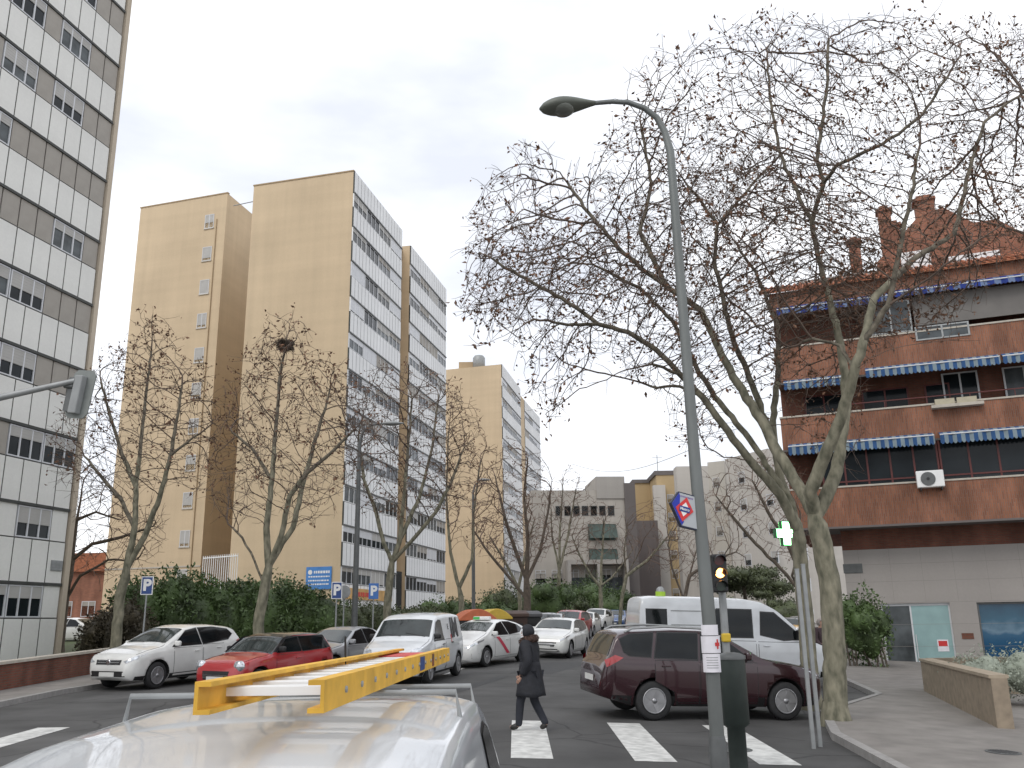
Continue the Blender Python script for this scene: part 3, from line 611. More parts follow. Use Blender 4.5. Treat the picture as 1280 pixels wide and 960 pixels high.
grn = mat('green_awning_cloth', (.055, .08, .07), .7, .3, 2); u0, u1 = pxu(735, F), pxu(770, F)
for k, z in enumerate((at(735, 672, 104)[2], at(735, 704, 104)[2])):
    m_ = MB(); m_.add([(u0, 0, 1.6), (u1, 0, 1.6), (u1, -1.0, -.0), (u0, -1.0, 0)], [(0, 1, 2, 3)]); m_.box(u0, u1, -.02, 0, -.2, 1.7); F.place(m_, 'green_screen', grn, C1, 0, z, .05)
m_ = MB(); m_.box(0, 7, -2, 0, 0, .5); m_.box(0, .4, -2, 0, -5, 0); m_.box(3.4, 3.8, -2, 0, -5, 0); m_.box(6.6, 7, -2, 0, -5, 0); F.place(m_, 'lower_gallery', M['concrete'], C1, pxu(705, F), F.zb+7.0)
m_ = MB(); m_.box(0, 6.8, -.15, 0, 0, 3.4); F.place(m_, 'dark_glazing', M['glass_dim'], C1, pxu(705, F)+.1, F.zb+2.2)
for z, n in ((F.zb+5, 6), (F.H-11, 3)):
    for i in range(n):
        a, b_, c = win_variant(1.2, 1.5, 'glass', 2, 'alu', 'shut', .4); o = F.put(a, 'window', C1, pxu(668, F)+i*1.9, z, .02); link_mesh('pane', b_, o); link_mesh('shutter', c, o)
C2, F = bgb(789, 822, 118, 651, 'brown_building', 'dark brown-grey walled building left of the ochre piers', dull, 10)
C3, F = bgb(792, 818, 128, 604, 'ochre_building', 'ochre blind-walled building with a dark roof line behind the brown wall', ochre, 8)
m_ = MB(); m_.box(-.2, F.len+.2, -.2, 8, 0, .5); F.place(m_, 'roof_edge', M['conc_dark'], C3, 0, F.H)
C4, F = bgb(820, 846, 122, 594, 'stepped_building', 'narrow ochre building with pale pier beside the metro sign', ochre, 9)
m_ = MB(); m_.box(-.6, 1.0, -1.0, 0, 0, F.H-F.zb-1.5); F.place(m_, 'pier_wall', pale, C4, 0, F.zb); m_ = MB(); m_.box(-.2, F.len+.2, -.1, 9, 0, .6); F.place(m_, 'roof_edge', M['conc_dark'], C4, 0, F.H)
m_ = MB(); m_.tube([(0, 0, 0), (0, 0, 3.2)], .05, 5); m_.tube([(-.7, 0, 2.8), (.7, 0, 2.8)], .03, 4); F.place(m_, 'antenna', M['steel'], C4, .6, F.H, -2)
for i in range(6):
    a, b_, c = win_variant(.9, 1.2, 'glass_dim', 1, 'alu', 'shut', .5); o = F.put(a, 'window', C4, F.len-1.5, F.zb+4+i*2.5, .02); link_mesh('pane', b_, o); link_mesh('shutter', c, o)
C5, F = bgb(845, 891, 112, 583, 'pale_building', 'pale grey blank tower end rising behind the lamp post', pale, 2)
C6, F = bgb(884, 905, 104, 578, 'pale_building', 'pale tall block with a column of small windows right of the lamp post', wall_mat('cream_render', (.48, .45, .40), .12), 3, Y1=103)
for i in range(8):
    a, b_, c = win_variant(.8, 1.1, 'glass', 1, 'alu', 'shut', .5); o = F.put(a, 'window', C6, .5, F.H-3-i*2.8, .02); link_mesh('pane', b_, o); link_mesh('shutter', c, o)
C7, F = bgb(906, 960, 98, 574, 'long_pale_block', 'long cream wall running down to the right behind the thin twigs', pale, 12, Y1=92)
for i in range(6):
    for j in range(3):
        a, b_, c = win_variant(1.0, 1.2, 'glass_dim', 1, 'alu', 'shut2', .5); o = F.put(a, 'window', C7, 2+j*4, F.H-3-i*2.9, .02); link_mesh('pane', b_, o); link_mesh('shutter', c, o)
C8, F = bgb(955, 1030, 120, 690, 'brick_building', 'low red-brown building glimpsed behind the round pine', M['brick_far'], 10)
for i in range(6):
    a, b_, c = win_variant(1.6, 1.2, 'glass_dim', 2, 'alu', 'shut2', .3); o = F.put(a, 'window', C8, .6+i*2.1, F.H-2.6, .02); link_mesh('pane', b_, o); link_mesh('shutter', c, o)
# retaining wall and railing at the foot of the far buildings
p0 = at(780, 770, 92); p1 = at(880, 770, 92); Fr = Fac(p0[:2], p1[:2]); m_ = MB(); m_.box(0, Fr.len, 0, .3, -1, 1.1)
rwt = thing('retaining_wall', 'grey retaining wall with dark posts below the brown building', 'wall', (p0[0], p0[1], gz(p0[0], p0[1]))); m_.build('wall', M['conc_dark'], rwt, rotz=Fr.rot)
m_ = MB()
for i in range(int(Fr.len/.5)): m_.box(i*.5-.02, i*.5+.02, .1, .14, 1.1, 2.1)
m_.box(0, Fr.len, .09, .15, 2.05, 2.12); m_.build('railing', M['steel_dark'], rwt, rotz=Fr.rot)
# cable across the sky
ca = at(715, 580, 95); cb_ = at(868, 560, 60); m_ = MB(); m_.tube([(0, 0, 0)]+[tuple((cb_-ca)*t-np.array([0, 0, 1.2*math.sin(math.pi*t)])) for t in np.linspace(.05, 1, 14)], .02, 4)
co_ = m_.build('overhead_cable', M['steel_dark'], loc=tuple(ca)); tag(co_, 'thin cable sagging across the sky left of the lamp post', 'cable')
# ------------------------------------------------------------ trees
def colonise(limbs, att, D=.25, kill=.4, iters=160, noise=.17, rng=RNG, trop=.08):
    """limbs: list of (points, parent node lookup); returns nodes, parents"""
    nodes = []; par = []; trunkn = []
    for pts in limbs:
        pts = [np.array(p, float) for p in pts]
        if nodes:
            dd = np.linalg.norm(np.array(nodes)-pts[0], axis=1); prev = int(dd.argmin())
            if dd[prev] > 1e-3 and dd[prev] < .05: pts[0] = nodes[prev]
        else: nodes.append(pts[0]); par.append(-1); prev = 0
        cur = nodes[prev]; first = True
        for q in pts[(0 if np.linalg.norm(pts[0]-cur) > .05 else 1):]:
            n = max(1, int(np.linalg.norm(q-cur)/D)); c0 = cur.copy()
            for i in range(1, n+1):
                p = c0+(q-c0)*i/n + (rng.normal(0, .012, 3) if i < n else 0); nodes.append(p); par.append(prev); prev = len(nodes)-1
            cur = nodes[prev]
    nb = len(nodes)
    N = np.array(nodes); P = list(par); A = np.array(att); near = np.full(len(A), 1e9); idx = np.zeros(len(A), int); start = 0
    deg = np.zeros(20*len(A)+len(N)+10, int)
    for it in range(iters):
        for s in range(start, len(N), 400):
            d = np.linalg.norm(A[:, None]-N[None, s:min(len(N), s+400)], axis=2); j = d.argmin(1); dm = d[np.arange(len(A)), j]; u = dm < near; near[u] = dm[u]; idx[u] = j[u]+s
        start = len(N); alive = near > kill; A = A[alive]; near = near[alive]; idx = idx[alive]
        if len(A) == 0: break
        dirs = A-N[idx]; dirs /= np.linalg.norm(dirs, axis=1)[:, None]; acc = np.zeros((len(N), 3)); np.add.at(acc, idx, dirs)
        act = np.unique(idx); act = act[deg[act] < 3]
        if len(act) == 0: break
        v = acc[act]; ln = np.linalg.norm(v, axis=1)[:, None]; v = v/np.maximum(ln, 1e-6)
        pr = np.array([P[k] for k in act]); has = pr >= 0; back = np.zeros_like(v); back[has] = N[act[has]]-N[pr[has]]; bl = np.linalg.norm(back, axis=1)[:, None]; back /= np.maximum(bl, 1e-6)
        v = v+.45*back+np.array([0, 0, trop])+rng.normal(0, noise, v.shape); v /= np.linalg.norm(v, axis=1)[:, None]
        new = N[act]+v*D; deg[act] += 1; N = np.vstack([N, new]); P += list(act)
    return N, np.array(P), nb
def tree_meshes(N, P, r_tip, rbase, expo=2.25, rlimit=None, tw_n=2, tw_len=.35, pale=.072, rng=RNG, sides=(8, 5, 3), droop=.03, split=.028, side=.3, fork=3.):
    n = len(N); kids = [[] for _ in range(n)]
    for i in range(n):
        if P[i] >= 0: kids[P[i]].append(i)
    # order children after parents: parents always have a lower index
    R = np.zeros(n)
    for i in range(n-1, -1, -1): R[i] = r_tip if not kids[i] else (sum(R[k]**expo for k in kids[i]))**(1/expo)
    k = rbase/R[0]; lo, hi = .2, 5
    # remap so that the base radius matches while tips keep r_tip
    g = math.log(rbase/r_tip)/math.log(R[0]/r_tip); R = r_tip*(R/r_tip)**g
    PD = np.zeros(n)
    for i in range(1, n):
        if P[i] >= 0: PD[i] = PD[P[i]]+np.linalg.norm(N[i]-N[P[i]])
    lim = np.where(PD < fork, rbase*(1-.15*PD/fork), rbase*.66*np.exp(-(PD-fork)/7.5)); R = np.maximum(r_tip, np.minimum(R, lim))
    T = MB(); C = MB(); tips = []
    stack = [(0, None)]
    while stack:
        s, pre = stack.pop(); chain = ([pre] if pre is not None else [])+[s]; c = s
        while kids[c]:
            ks = sorted(kids[c], key=lambda q: -R[q])
            for q in ks[1:]: stack.append((q, c))
            c = ks[0]; chain.append(c)
        if not kids[c]: tips.append((N[c], N[c]-N[P[c]] if P[c] >= 0 else np.array([0, 0, 1.])))
        pts = [N[i] for i in chain]; rr = [R[i] for i in chain]
        if pre is not None and len(rr) > 1: rr[0] = min(R[pre]*.8, rr[1]*1.25)
        if len(pts) < 2: continue
        # split thick part and thin part
        if rng is not None and len(rr) > 2:
            for ii in range(1, len(rr)):
                if rr[ii] < .03 and rng.random() < side: tips.append((N[chain[ii]], N[chain[ii]]-N[chain[ii-1]], 1))
        cut = next((i for i, r in enumerate(rr) if r < split and i > 0), len(rr))
        if cut >= 2:
            e1 = min(len(pts), cut+1); c2 = next((i for i in range(1, e1) if rr[i] < pale), e1)
            if c2 > 1: T.tube(pts[:min(e1, c2+1)], rr[:min(e1, c2+1)], 12, 0, cap=False)
            if c2 < e1: s0 = c2 if c2 > 1 else 0; (T.tube(pts[s0:e1], rr[s0:e1], sides[0] if rr[1] > .07 else sides[1], 1, cap=False) if e1-s0 > 1 else None)
        if cut < len(pts): C.tube(pts[max(0, cut-1) if cut < 2 else cut:], rr[max(0, cut-1) if cut < 2 else cut:], sides[2] if len(pts[cut:]) and rr[cut] < .02 else 4, 0, cap=False) if len(pts)-(max(0, cut-1) if cut < 2 else cut) >= 2 else None
    ends = []
    for tp in tips:
        p, d = tp[0], tp[1]; d = d/np.linalg.norm(d)
        for _ in range(tw_n if len(tp) == 2 else 1):
            v = d+rng.normal(0, .55, 3); v /= np.linalg.norm(v); q = p; pts = [p]; l = tw_len*rng.uniform(.6, 1.4)/3
            for s in range(3): v = v+np.array([0, 0, -droop])+rng.normal(0, .15, 3); v /= np.linalg.norm(v); q = q+v*l; pts.append(q)
            C.tube(pts, [r_tip, r_tip*.85, r_tip*.7, r_tip*.5], 3, 0, cap=False); ends.append(pts[-1]); ends.append(pts[1])
    return T, C, ends, R
def dry_mesh(ends, prob, size, balls=.25, rng=RNG, hang=.1, bias=None):
    mb = MB()
    for p in ends:
        pr = prob*(bias(p) if bias else 1)
        if rng.random() > pr: continue
        if rng.random() < balls:
            q = p+np.array([0, 0, -hang*rng.uniform(.4, 1.5)]); r = size*.32
            vs = [(q[0]+a*r, q[1]+b*r, q[2]+c*r) for a, b, c in ((1, 0, 0), (-1, 0, 0), (0, 1, 0), (0, -1, 0), (0, 0, 1), (0, 0, -1))]
            mb.add(vs, [(0, 2, 4), (2, 1, 4), (1, 3, 4), (3, 0, 4), (2, 0, 5), (1, 2, 5), (3, 1, 5), (0, 3, 5)]); mb.tube([p, q], .004, 3, 0, cap=False)
        else:
            for _ in range(rng.integers(1, 3)):
                c = p+rng.normal(0, size*.5, 3); a = rng.normal(0, 1, 3); a /= np.linalg.norm(a); b = np.cross(a, rng.normal(0, 1, 3)); b /= np.linalg.norm(b); s = size*rng.uniform(.5, 1.1)
                w = np.cross(a, b)*s*.25
                mb.add([c-a*s*.6, c+b*s*.30+w, c+a*s*.75, c-b*s*.34+w*.6], [(0, 1, 2), (0, 2, 3)])
    return mb
def in_poly(poly, x, y):
    r = False; j = len(poly)-1
    for i in range(len(poly)):
        if (poly[i][1] > y) != (poly[j][1] > y) and x < (poly[j][0]-poly[i][0])*(y-poly[i][1])/(poly[j][1]-poly[i][1])+poly[i][0]: r = not r
        j = i
    return r
def edge_d(poly, x, y):
    m = 1e9
    for i in range(len(poly)):
        a = np.array(poly[i-1], float); b = np.array(poly[i], float); p = np.array([x, y]); t = np.clip(np.dot(p-a, b-a)/max(1e-9, np.dot(b-a, b-a)), 0, 1); m = min(m, np.linalg.norm(p-a-(b-a)*t))
    return m
def crown_pts(poly, Y, half, n, rng, soft=60):
    xs = [p[0] for p in poly]; ys = [p[1] for p in poly]; out = []
    while len(out) < n:
        x = rng.uniform(min(xs), max(xs)); y = rng.uniform(min(ys), max(ys))
        if not in_poly(poly, x, y): continue
        e = min(1, edge_d(poly, x, y)/soft); h = half*math.sqrt(max(.04, 1-(1-e)**2)); out.append(at(x, y, Y+rng.uniform(-h, h)))
    return np.array(out)
def make_tree(name, label, limbs, poly, Y, half, natt, rbase, r_tip=.007, D=.25, kill=.42, tw=(2, .4), dry=(.5, .09, .3), bark='bark', twig='twig', seed=1, group=None, soft=60, base_Y=None, split=.03, bias=None, cat='tree', dry_mat='dry', polys=None, trop=.08):
    rng = np.random.default_rng(seed); by = base_Y or Y
    L3 = [[at(*(p if len(p) == 3 else (p[0], p[1], by))) for p in l] for l in limbs]
    b = L3[0][0].copy(); b[2] = gz(b[0], b[1])+.1; L3[0][0] = b
    A = crown_pts(poly, Y, half, natt, rng, soft)
    if polys:
        for q, yy, hh, nn in polys: A = np.vstack([A, crown_pts(q, yy, hh, nn, rng, soft)])
    N, P, nb = colonise(L3, A, D, kill, rng=rng, trop=trop)
    fork = sum(np.linalg.norm(L3[0][i+1]-L3[0][i]) for i in range(len(L3[0])-1))
    T, C, ends, R = tree_meshes(N, P, r_tip, rbase, tw_n=tw[0], tw_len=tw[1], rng=rng, split=split, fork=fork)
    t = thing(name, label, cat, tuple(b), group=group)
    for mb in (T, C): mb.v = [(x-b[0], y-b[1], z-b[2]) for x, y, z in mb.v]
    # root flare
    fl = MB(); fl.tube([(0, 0, -.15), (0, 0, .05), (0, 0, .35)], [rbase*1.5, rbase*1.25, rbase*.98], 10, cap=False); T.add(fl.v, fl.f, 0, True)
    T.build('trunk', [M[bark], M['bark_m' if bark == 'bark' else bark]], t, recalc=False); C.build('crown', M[twig], t, recalc=False)
    dm = dry_mesh(ends, dry[0], dry[1], dry[2], rng, bias=bias); dm.v = [(x-b[0], y-b[1], z-b[2]) for x, y, z in dm.v]; dm.build('dry_leaves', M[dry_mat], t, recalc=False)
    return t
G_ = 'bare plane trees along the street'
clump = lambda p: max(0., .75+1.3*math.sin(p[0]*2.1+p[2]*.9)*math.sin(p[1]*1.7+p[2]*1.9)*math.sin(p[2]*2.3-p[0]))
# the large plane tree by the lamp post
c1 = [(575, 390), (585, 300), (600, 235), (660, 165), (700, 205), (740, 215), (770, 150), (800, 70), (950, 25), (1150, 15), (1330, 40), (1330, 330), (1240, 330), (1190, 400), (1100, 420), (1050, 400), (1000, 370), (960, 440), (900, 420), (820, 400), (760, 380), (690, 380), (640, 400)]
make_tree('plane_tree', 'large bare plane tree with a thick mottled trunk, standing right of the two steel posts', [
    [(1043, 880, 18), (1042, 800, 18), (1036, 720, 18), (1028, 680, 18), (1019, 645, 18)],
    [(1019, 645, 18), (1032, 622, 18), (1046, 588, 18.1), (1052, 545, 18.3), (1058, 505, 18.5), (1057, 470, 18.6), (1048, 420, 18.8), (1036, 370, 19), (1023, 323, 19.2), (1015, 277, 19.3), (1003, 257, 19.4), (973, 187, 19.6), (962, 117, 19.8), (958, 60, 20)],
    [(1015, 277, 19.3), (1030, 228, 18.8), (1021, 200, 18.6), (1033, 117, 18.5), (1036, 50, 18.4)],
    [(1030, 228, 18.8), (1045, 207, 18.2), (1103, 180, 17.6), (1153, 143, 17.2), (1200, 70, 17)],
    [(1019, 645, 18), (1012, 616, 17.8), (1030, 572, 17.5), (1053, 517, 17.2), (1068, 464, 16.9), (1078, 430, 16.8), (1110, 382, 16.6), (1125, 310, 16.5), (1137, 253, 16.4), (1150, 170, 16.3)],
    [(1068, 464, 16.9), (1085, 448, 16.6), (1120, 435, 16.3), (1186, 425, 15.9)],
    [(1068, 464, 16.9), (1050, 432, 17.2), (1015, 423, 17.6), (988, 434, 18), (975, 450, 18.2)],
    [(1110, 382, 16.6), (1150, 355, 16.2), (1213, 308, 15.6), (1280, 262, 15)],
    [(1078, 430, 16.8), (1093, 372, 17.2), (1143, 323, 17.6), (1193, 292, 17.8), (1213, 208, 18), (1230, 153, 18), (1285, 110, 18)],
    [(1019, 645, 18), (1003, 616, 18.4), (972, 566, 18.8), (957, 534, 19), (922, 479, 19.2), (902, 444, 19.3), (877, 388, 19.5), (833, 358, 19.6), (807, 340, 19.6), (773, 310, 19.6), (735, 265, 19.6), (700, 215, 19.6)],
    [(833, 358, 19.6), (800, 290, 19.9), (815, 230, 20), (800, 150, 20)],
], c1, 18.8, 3.4, 6000, .225, r_tip=.0066, D=.17, kill=.28, tw=(2, .38), dry=(.46, .105, .18), seed=3, bias=clump, polys=[([(965, 330), (1130, 290), (1290, 190), (1290, 320), (1200, 390), (1085, 450), (1080, 560), (1060, 600), (1010, 560), (965, 500)], 20.5, 1.5, 1700)], group=G_, soft=110)
c2 = [(573, 400), (600, 300), (650, 270), (720, 300), (800, 240), (900, 180), (1000, 190), (1080, 260), (1110, 350), (1100, 450), (1000, 420), (975, 480), (900, 500), (905, 560), (850, 560), (830, 500), (790, 470), (745, 440), (710, 500), (695, 540), (665, 490), (640, 430)]
make_tree('plane_tree', 'second bare plane tree, trunk close behind the thick mottled one, boughs past the lamp post', [
    [(1012, 840, 20.6), (1008, 780, 20.6), (1001, 710, 20.5), (998, 665, 20.4)],
    [(998, 665, 20.4), (975, 618, 20.2), (937, 575, 20), (904, 531, 19.8), (878, 496, 19.6), (849, 467, 19.4), (820, 437, 19.2), (785, 415, 19), (747, 405, 18.9), (703, 373, 18.8), (650, 345, 18.7), (605, 318, 18.6)],
    [(747, 405, 18.9), (710, 406, 18.4), (667, 399, 18), (630, 420, 17.8), (600, 432, 17.7)],
    [(878, 496, 19.6), (850, 483, 19.9), (820, 485, 20.2), (790, 475, 20.3)],
    [(849, 467, 19.4), (815, 455, 18.8), (775, 465, 18.4)],
    [(937, 575, 20), (905, 572, 19.6), (885, 560, 19.4)],
    [(998, 665, 20.4), (990, 628, 20.6), (937, 549, 21), (893, 496, 21.4), (870, 458, 21.6), (840, 400, 21.8), (800, 360, 22), (740, 330, 22)],
    [(998, 665, 20.4), (977, 604, 20.8), (969, 560, 21), (966, 525, 21.2), (972, 470, 21.4), (973, 412, 21.6), (945, 340, 22), (917, 300, 22.2)],
    [(969, 560, 21), (940, 480, 20.4), (917, 427, 20), (893, 327, 19.8), (897, 280, 19.8), (880, 257, 19.8), (843, 210, 19.8)],
    [(897, 280, 19.8), (920, 255, 20.2), (943, 227, 20.5), (990, 180, 20.8)],
], c2, 20.0, 2.8, 4700, .185, r_tip=.0066, D=.17, kill=.28, tw=(2, .38), dry=(.40, .105, .18), seed=4, bias=clump, group=G_, soft=90)
# small twiggy tree between lamp post and pharmacy cross
make_tree('young_tree', 'thin reddish twiggy tree leaning left behind the green pharmacy cross', [
    [(1010, 800, 34), (1008, 760, 34), (998, 735, 34), (975, 710, 34), (945, 680, 34), (915, 645, 34), (895, 620, 34)],
    [(1008, 760, 34), (1000, 715, 34), (985, 680, 34), (960, 640, 34), (940, 600, 34)],
    [(998, 735, 34), (990, 720, 33), (1000, 680, 33), (1000, 640, 33)]],
    [(880, 610), (905, 580), (960, 565), (1005, 590), (1020, 650), (1015, 700), (980, 705), (930, 670), (895, 640)], 34, 2.6, 1100, .12, r_tip=.009, D=.28, kill=.42, tw=(2, .5), dry=(.22, .07, .2), bark='bark_d', twig='twig_r', seed=8, soft=40)
# street trees at the left
def lt(label, limbs, poly, Y, half, n, rb, seed, **k):
    a = dict(r_tip=.0078, D=.25, kill=.36, tw=(2, .45), trop=.28, dry=(.42, .12, .15), seed=seed, group=G_, soft=45, split=.035); a.update(k)
    return make_tree('plane_tree', label, limbs, poly, Y, half, n, rb, **a)
topb = lambda z0, z1: (lambda p: .25+1.5*max(0, min(1, (p[2]-z0)/(z1-z0))))
lt('bare plane tree standing left of the leftmost parking sign, pale trunk against the tan tower', [
    [(141, 850, 30), (146, 790, 30), (150, 745, 30), (158, 712, 30)],
    [(158, 712, 30), (168, 660, 30), (170, 610, 30.3), (177, 545, 30.6), (184, 480, 30.8), (192, 410, 31)],
    [(158, 712, 30), (182, 668, 30), (200, 620, 29.6), (213, 570, 29.4), (240, 548, 29.2), (265, 530, 29)],
    [(168, 660, 30), (150, 622, 30.4), (130, 600, 30.8), (105, 570, 31)],
    [(170, 610, 30.3), (150, 560, 30.5), (135, 510, 30.7), (125, 470, 30.9)],
    [(213, 570, 29.4), (222, 520, 29.5), (228, 470, 29.6)]],
    [(55, 560), (95, 480), (130, 440), (160, 430), (180, 385), (205, 400), (225, 445), (265, 465), (283, 545), (250, 620), (200, 610), (150, 620), (105, 640), (75, 600)], 30.3, 2.6, 1700, .18, 12, bias=topb(6, 13), kill=.36)
tb = lt('bare plane tree in front of the dark hedge with a bird nest near its top', [
    [(322, 830, 29), (324, 770, 29), (331, 735, 29), (336, 708, 29)],
    [(336, 708, 29), (333, 660, 29), (340, 600, 29.2), (345, 530, 29.5), (350, 470, 29.6), (357, 432, 29.7), (362, 405, 29.8)],
    [(336, 708, 29), (352, 668, 28.8), (362, 620, 28.6), (385, 590, 28.4), (420, 560, 28.2), (450, 530, 28)],
    [(336, 708, 29), (366, 660, 29.4), (380, 600, 29.8), (400, 530, 30.2), (415, 480, 30.4)],
    [(331, 735, 29), (318, 700, 29.3), (303, 672, 29.5), (285, 655, 29.7)],
    [(340, 600, 29.2), (315, 560, 29.4), (290, 540, 29.6)]],
    [(258, 590), (280, 500), (305, 445), (340, 400), (375, 395), (395, 440), (440, 470), (478, 500), (470, 570), (430, 610), (390, 665), (340, 640), (290, 660), (262, 640)], 29.3, 3.0, 2100, .18, 13, bias=topb(6, 12), kill=.36)
nb_ = at(357, 431, 29.7); nm = MB(); rg = np.random.default_rng(5)
for i in range(620):
    t = rg.uniform(0, 6.28); r = .27*math.sqrt(rg.uniform(.15, 1)); z = rg.uniform(-.16, .12)*(.4+r*2.5); p = np.array([math.cos(t)*r, math.sin(t)*r, z]); v = np.array([-math.sin(t), math.cos(t), rg.normal(0, .4)])+rg.normal(0, .35, 3); v *= .14/np.linalg.norm(v); nm.tube([p-v, p+v], .008, 3, cap=False)
tag(nm.build('bird_nest', M['bark_d'], loc=tuple(nb_), recalc=False), 'dark round nest of sticks high in the bare tree', 'nest')
lt('bare plane tree rising in front of the white-striped tower side', [
    [(482, 800, 41), (484, 760, 41), (487, 725, 41), (490, 703, 41)],
    [(490, 703, 41), (480, 680, 41), (470, 640, 41.3), (455, 600, 41.5), (448, 550, 41.6)],
    [(490, 703, 41), (500, 675, 41), (505, 620, 41), (510, 560, 41), (515, 500, 41)],
    [(490, 703, 41), (520, 670, 40.6), (545, 640, 40.3), (565, 600, 40), (580, 560, 40)],
    [(500, 675, 41), (525, 620, 41.5), (540, 560, 41.7), (548, 500, 42)]],
    [(428, 570), (440, 500), (470, 460), (510, 450), (550, 465), (585, 500), (600, 560), (590, 620), (550, 650), (500, 660), (450, 640)], 41, 3.6, 1700, .19, 14, r_tip=.012, D=.36, kill=.5, dry=(.45, .13, .25))
lt('slender bare tree between the Y-forked one and the recycling bins', [
    [(577, 795, 50), (577, 755, 50), (574, 735, 50)], [(574, 735, 50), (563, 690, 50), (558, 620, 50), (560, 550, 50), (565, 500, 50)], [(574, 735, 50), (590, 700, 50), (592, 640, 50), (600, 580, 50)]],
    [(540, 640), (548, 540), (562, 480), (590, 500), (615, 560), (630, 620), (615, 690), (570, 690)], 50, 3, 750, .17, 15, r_tip=.013, D=.4, kill=.55, twig='twig_r', dry=(.2, .12, .2))
lt('broad bare tree with dark trunk in front of the third tan tower', [
    [(659, 790, 57), (659, 750, 57), (658, 725, 57)], [(658, 725, 57), (645, 690, 57), (632, 650, 57), (620, 600, 57)], [(658, 725, 57), (660, 680, 57), (655, 620, 57), (660, 570, 57)], [(658, 725, 57), (675, 690, 57), (685, 640, 57), (690, 600, 57)], [(659, 750, 57), (635, 720, 57.4), (610, 690, 57.5), (590, 660, 57.5)]],
    [(582, 660), (600, 590), (640, 545), (680, 570), (700, 620), (700, 690), (660, 700), (620, 710)], 57, 4.5, 1400, .26, 16, r_tip=.014, D=.42, kill=.6, bark='bark_d', twig='twig_r', dry=(.22, .13, .2))
lt('pale-trunked bare tree just behind the broad dark one', [
    [(651, 785, 62), (650, 750, 62), (648, 735, 62)], [(648, 735, 62), (630, 700, 62), (612, 670, 62)], [(648, 735, 62), (655, 700, 62), (668, 650, 62)]],
    [(600, 690), (620, 640), (660, 620), (690, 660), (680, 710), (640, 715)], 62, 3, 450, .17, 17, r_tip=.014, D=.45, kill=.65, twig='twig_r', dry=(.1, .12, .2))
lt('bare tree in front of the left part of the concrete building', [
    [(698, 790, 66), (698, 745, 66), (699, 712, 66)], [(699, 712, 66), (690, 670, 66), (688, 620, 66)], [(699, 712, 66), (710, 670, 66), (720, 610, 66)], [(699, 712, 66), (700, 660, 66), (704, 600, 66)]],
    [(672, 680), (682, 610), (705, 580), (735, 600), (745, 650), (735, 700), (705, 690)], 66, 3.5, 900, .17, 18, r_tip=.014, D=.42, kill=.6, twig='twig_r', dry=(.12, .12, .2))
lt('pale-barked bare tree with a wide fork before the green screens', [
    [(752, 778, 76), (751, 745, 76), (750, 733, 76)], [(750, 733, 76), (738, 718, 76), (725, 695, 76), (715, 670, 76)], [(750, 733, 76), (765, 722, 76), (782, 700, 76), (795, 680, 76)], [(751, 745, 76), (752, 700, 76.5), (755, 660, 76.5)]],
    [(705, 700), (715, 650), (745, 625), (780, 640), (800, 680), (785, 705), (750, 715), (720, 715)], 76, 4, 700, .2, 19, r_tip=.014, D=.5, kill=.7, twig='twig_r', dry=(.1, .12, .2))
lt('bare tree left of the white van roof, in front of the brown wall', [
    [(774, 780, 70), (777, 750, 70), (783, 720, 70), (800, 690, 70)], [(783, 720, 70), (780, 690, 70), (785, 650, 70)], [(783, 720, 70), (810, 700, 70), (835, 670, 70)]],
    [(765, 690), (780, 640), (815, 620), (860, 650), (870, 700), (830, 720), (790, 710)], 70, 4, 700, .15, 20, r_tip=.014, D=.45, kill=.65, twig='twig_r', dry=(.1, .12, .2))
lt('bare reddish tree right behind the corner of the white panelled block', [
    [(77, 800, 42), (82, 750, 42), (90, 700, 42), (96, 650, 42), (105, 600, 42)], [(90, 700, 42), (115, 680, 42), (150, 672, 42), (185, 660, 42)], [(82, 750, 42), (100, 720, 42), (135, 700, 42), (165, 700, 42)], [(96, 650, 42), (120, 640, 42), (150, 650, 42)]],
    [(80, 620), (100, 570), (130, 590), (160, 620), (205, 640), (210, 680), (180, 710), (130, 730), (100, 720)], 42, 3.2, 900, .16, 21, r_tip=.011, D=.35, kill=.5, bark='bark_d', twig='twig_r', dry=(.1, .1, .2))
lt('bare reddish tree in front of the pale far buildings right of the metro sign', [
    [(850, 785, 84), (855, 750, 84), (862, 720, 84), (870, 690, 84)], [(862, 720, 84), (890, 700, 84), (920, 690, 84)], [(855, 750, 84), (840, 710, 84), (835, 680, 84)]],
    [(825, 700), (840, 640), (880, 610), (930, 650), (940, 720), (890, 735), (850, 730)], 84, 4, 800, .2, 22, r_tip=.015, D=.5, kill=.7, bark='bark_d', twig='twig_r', dry=(.1, .12, .2))

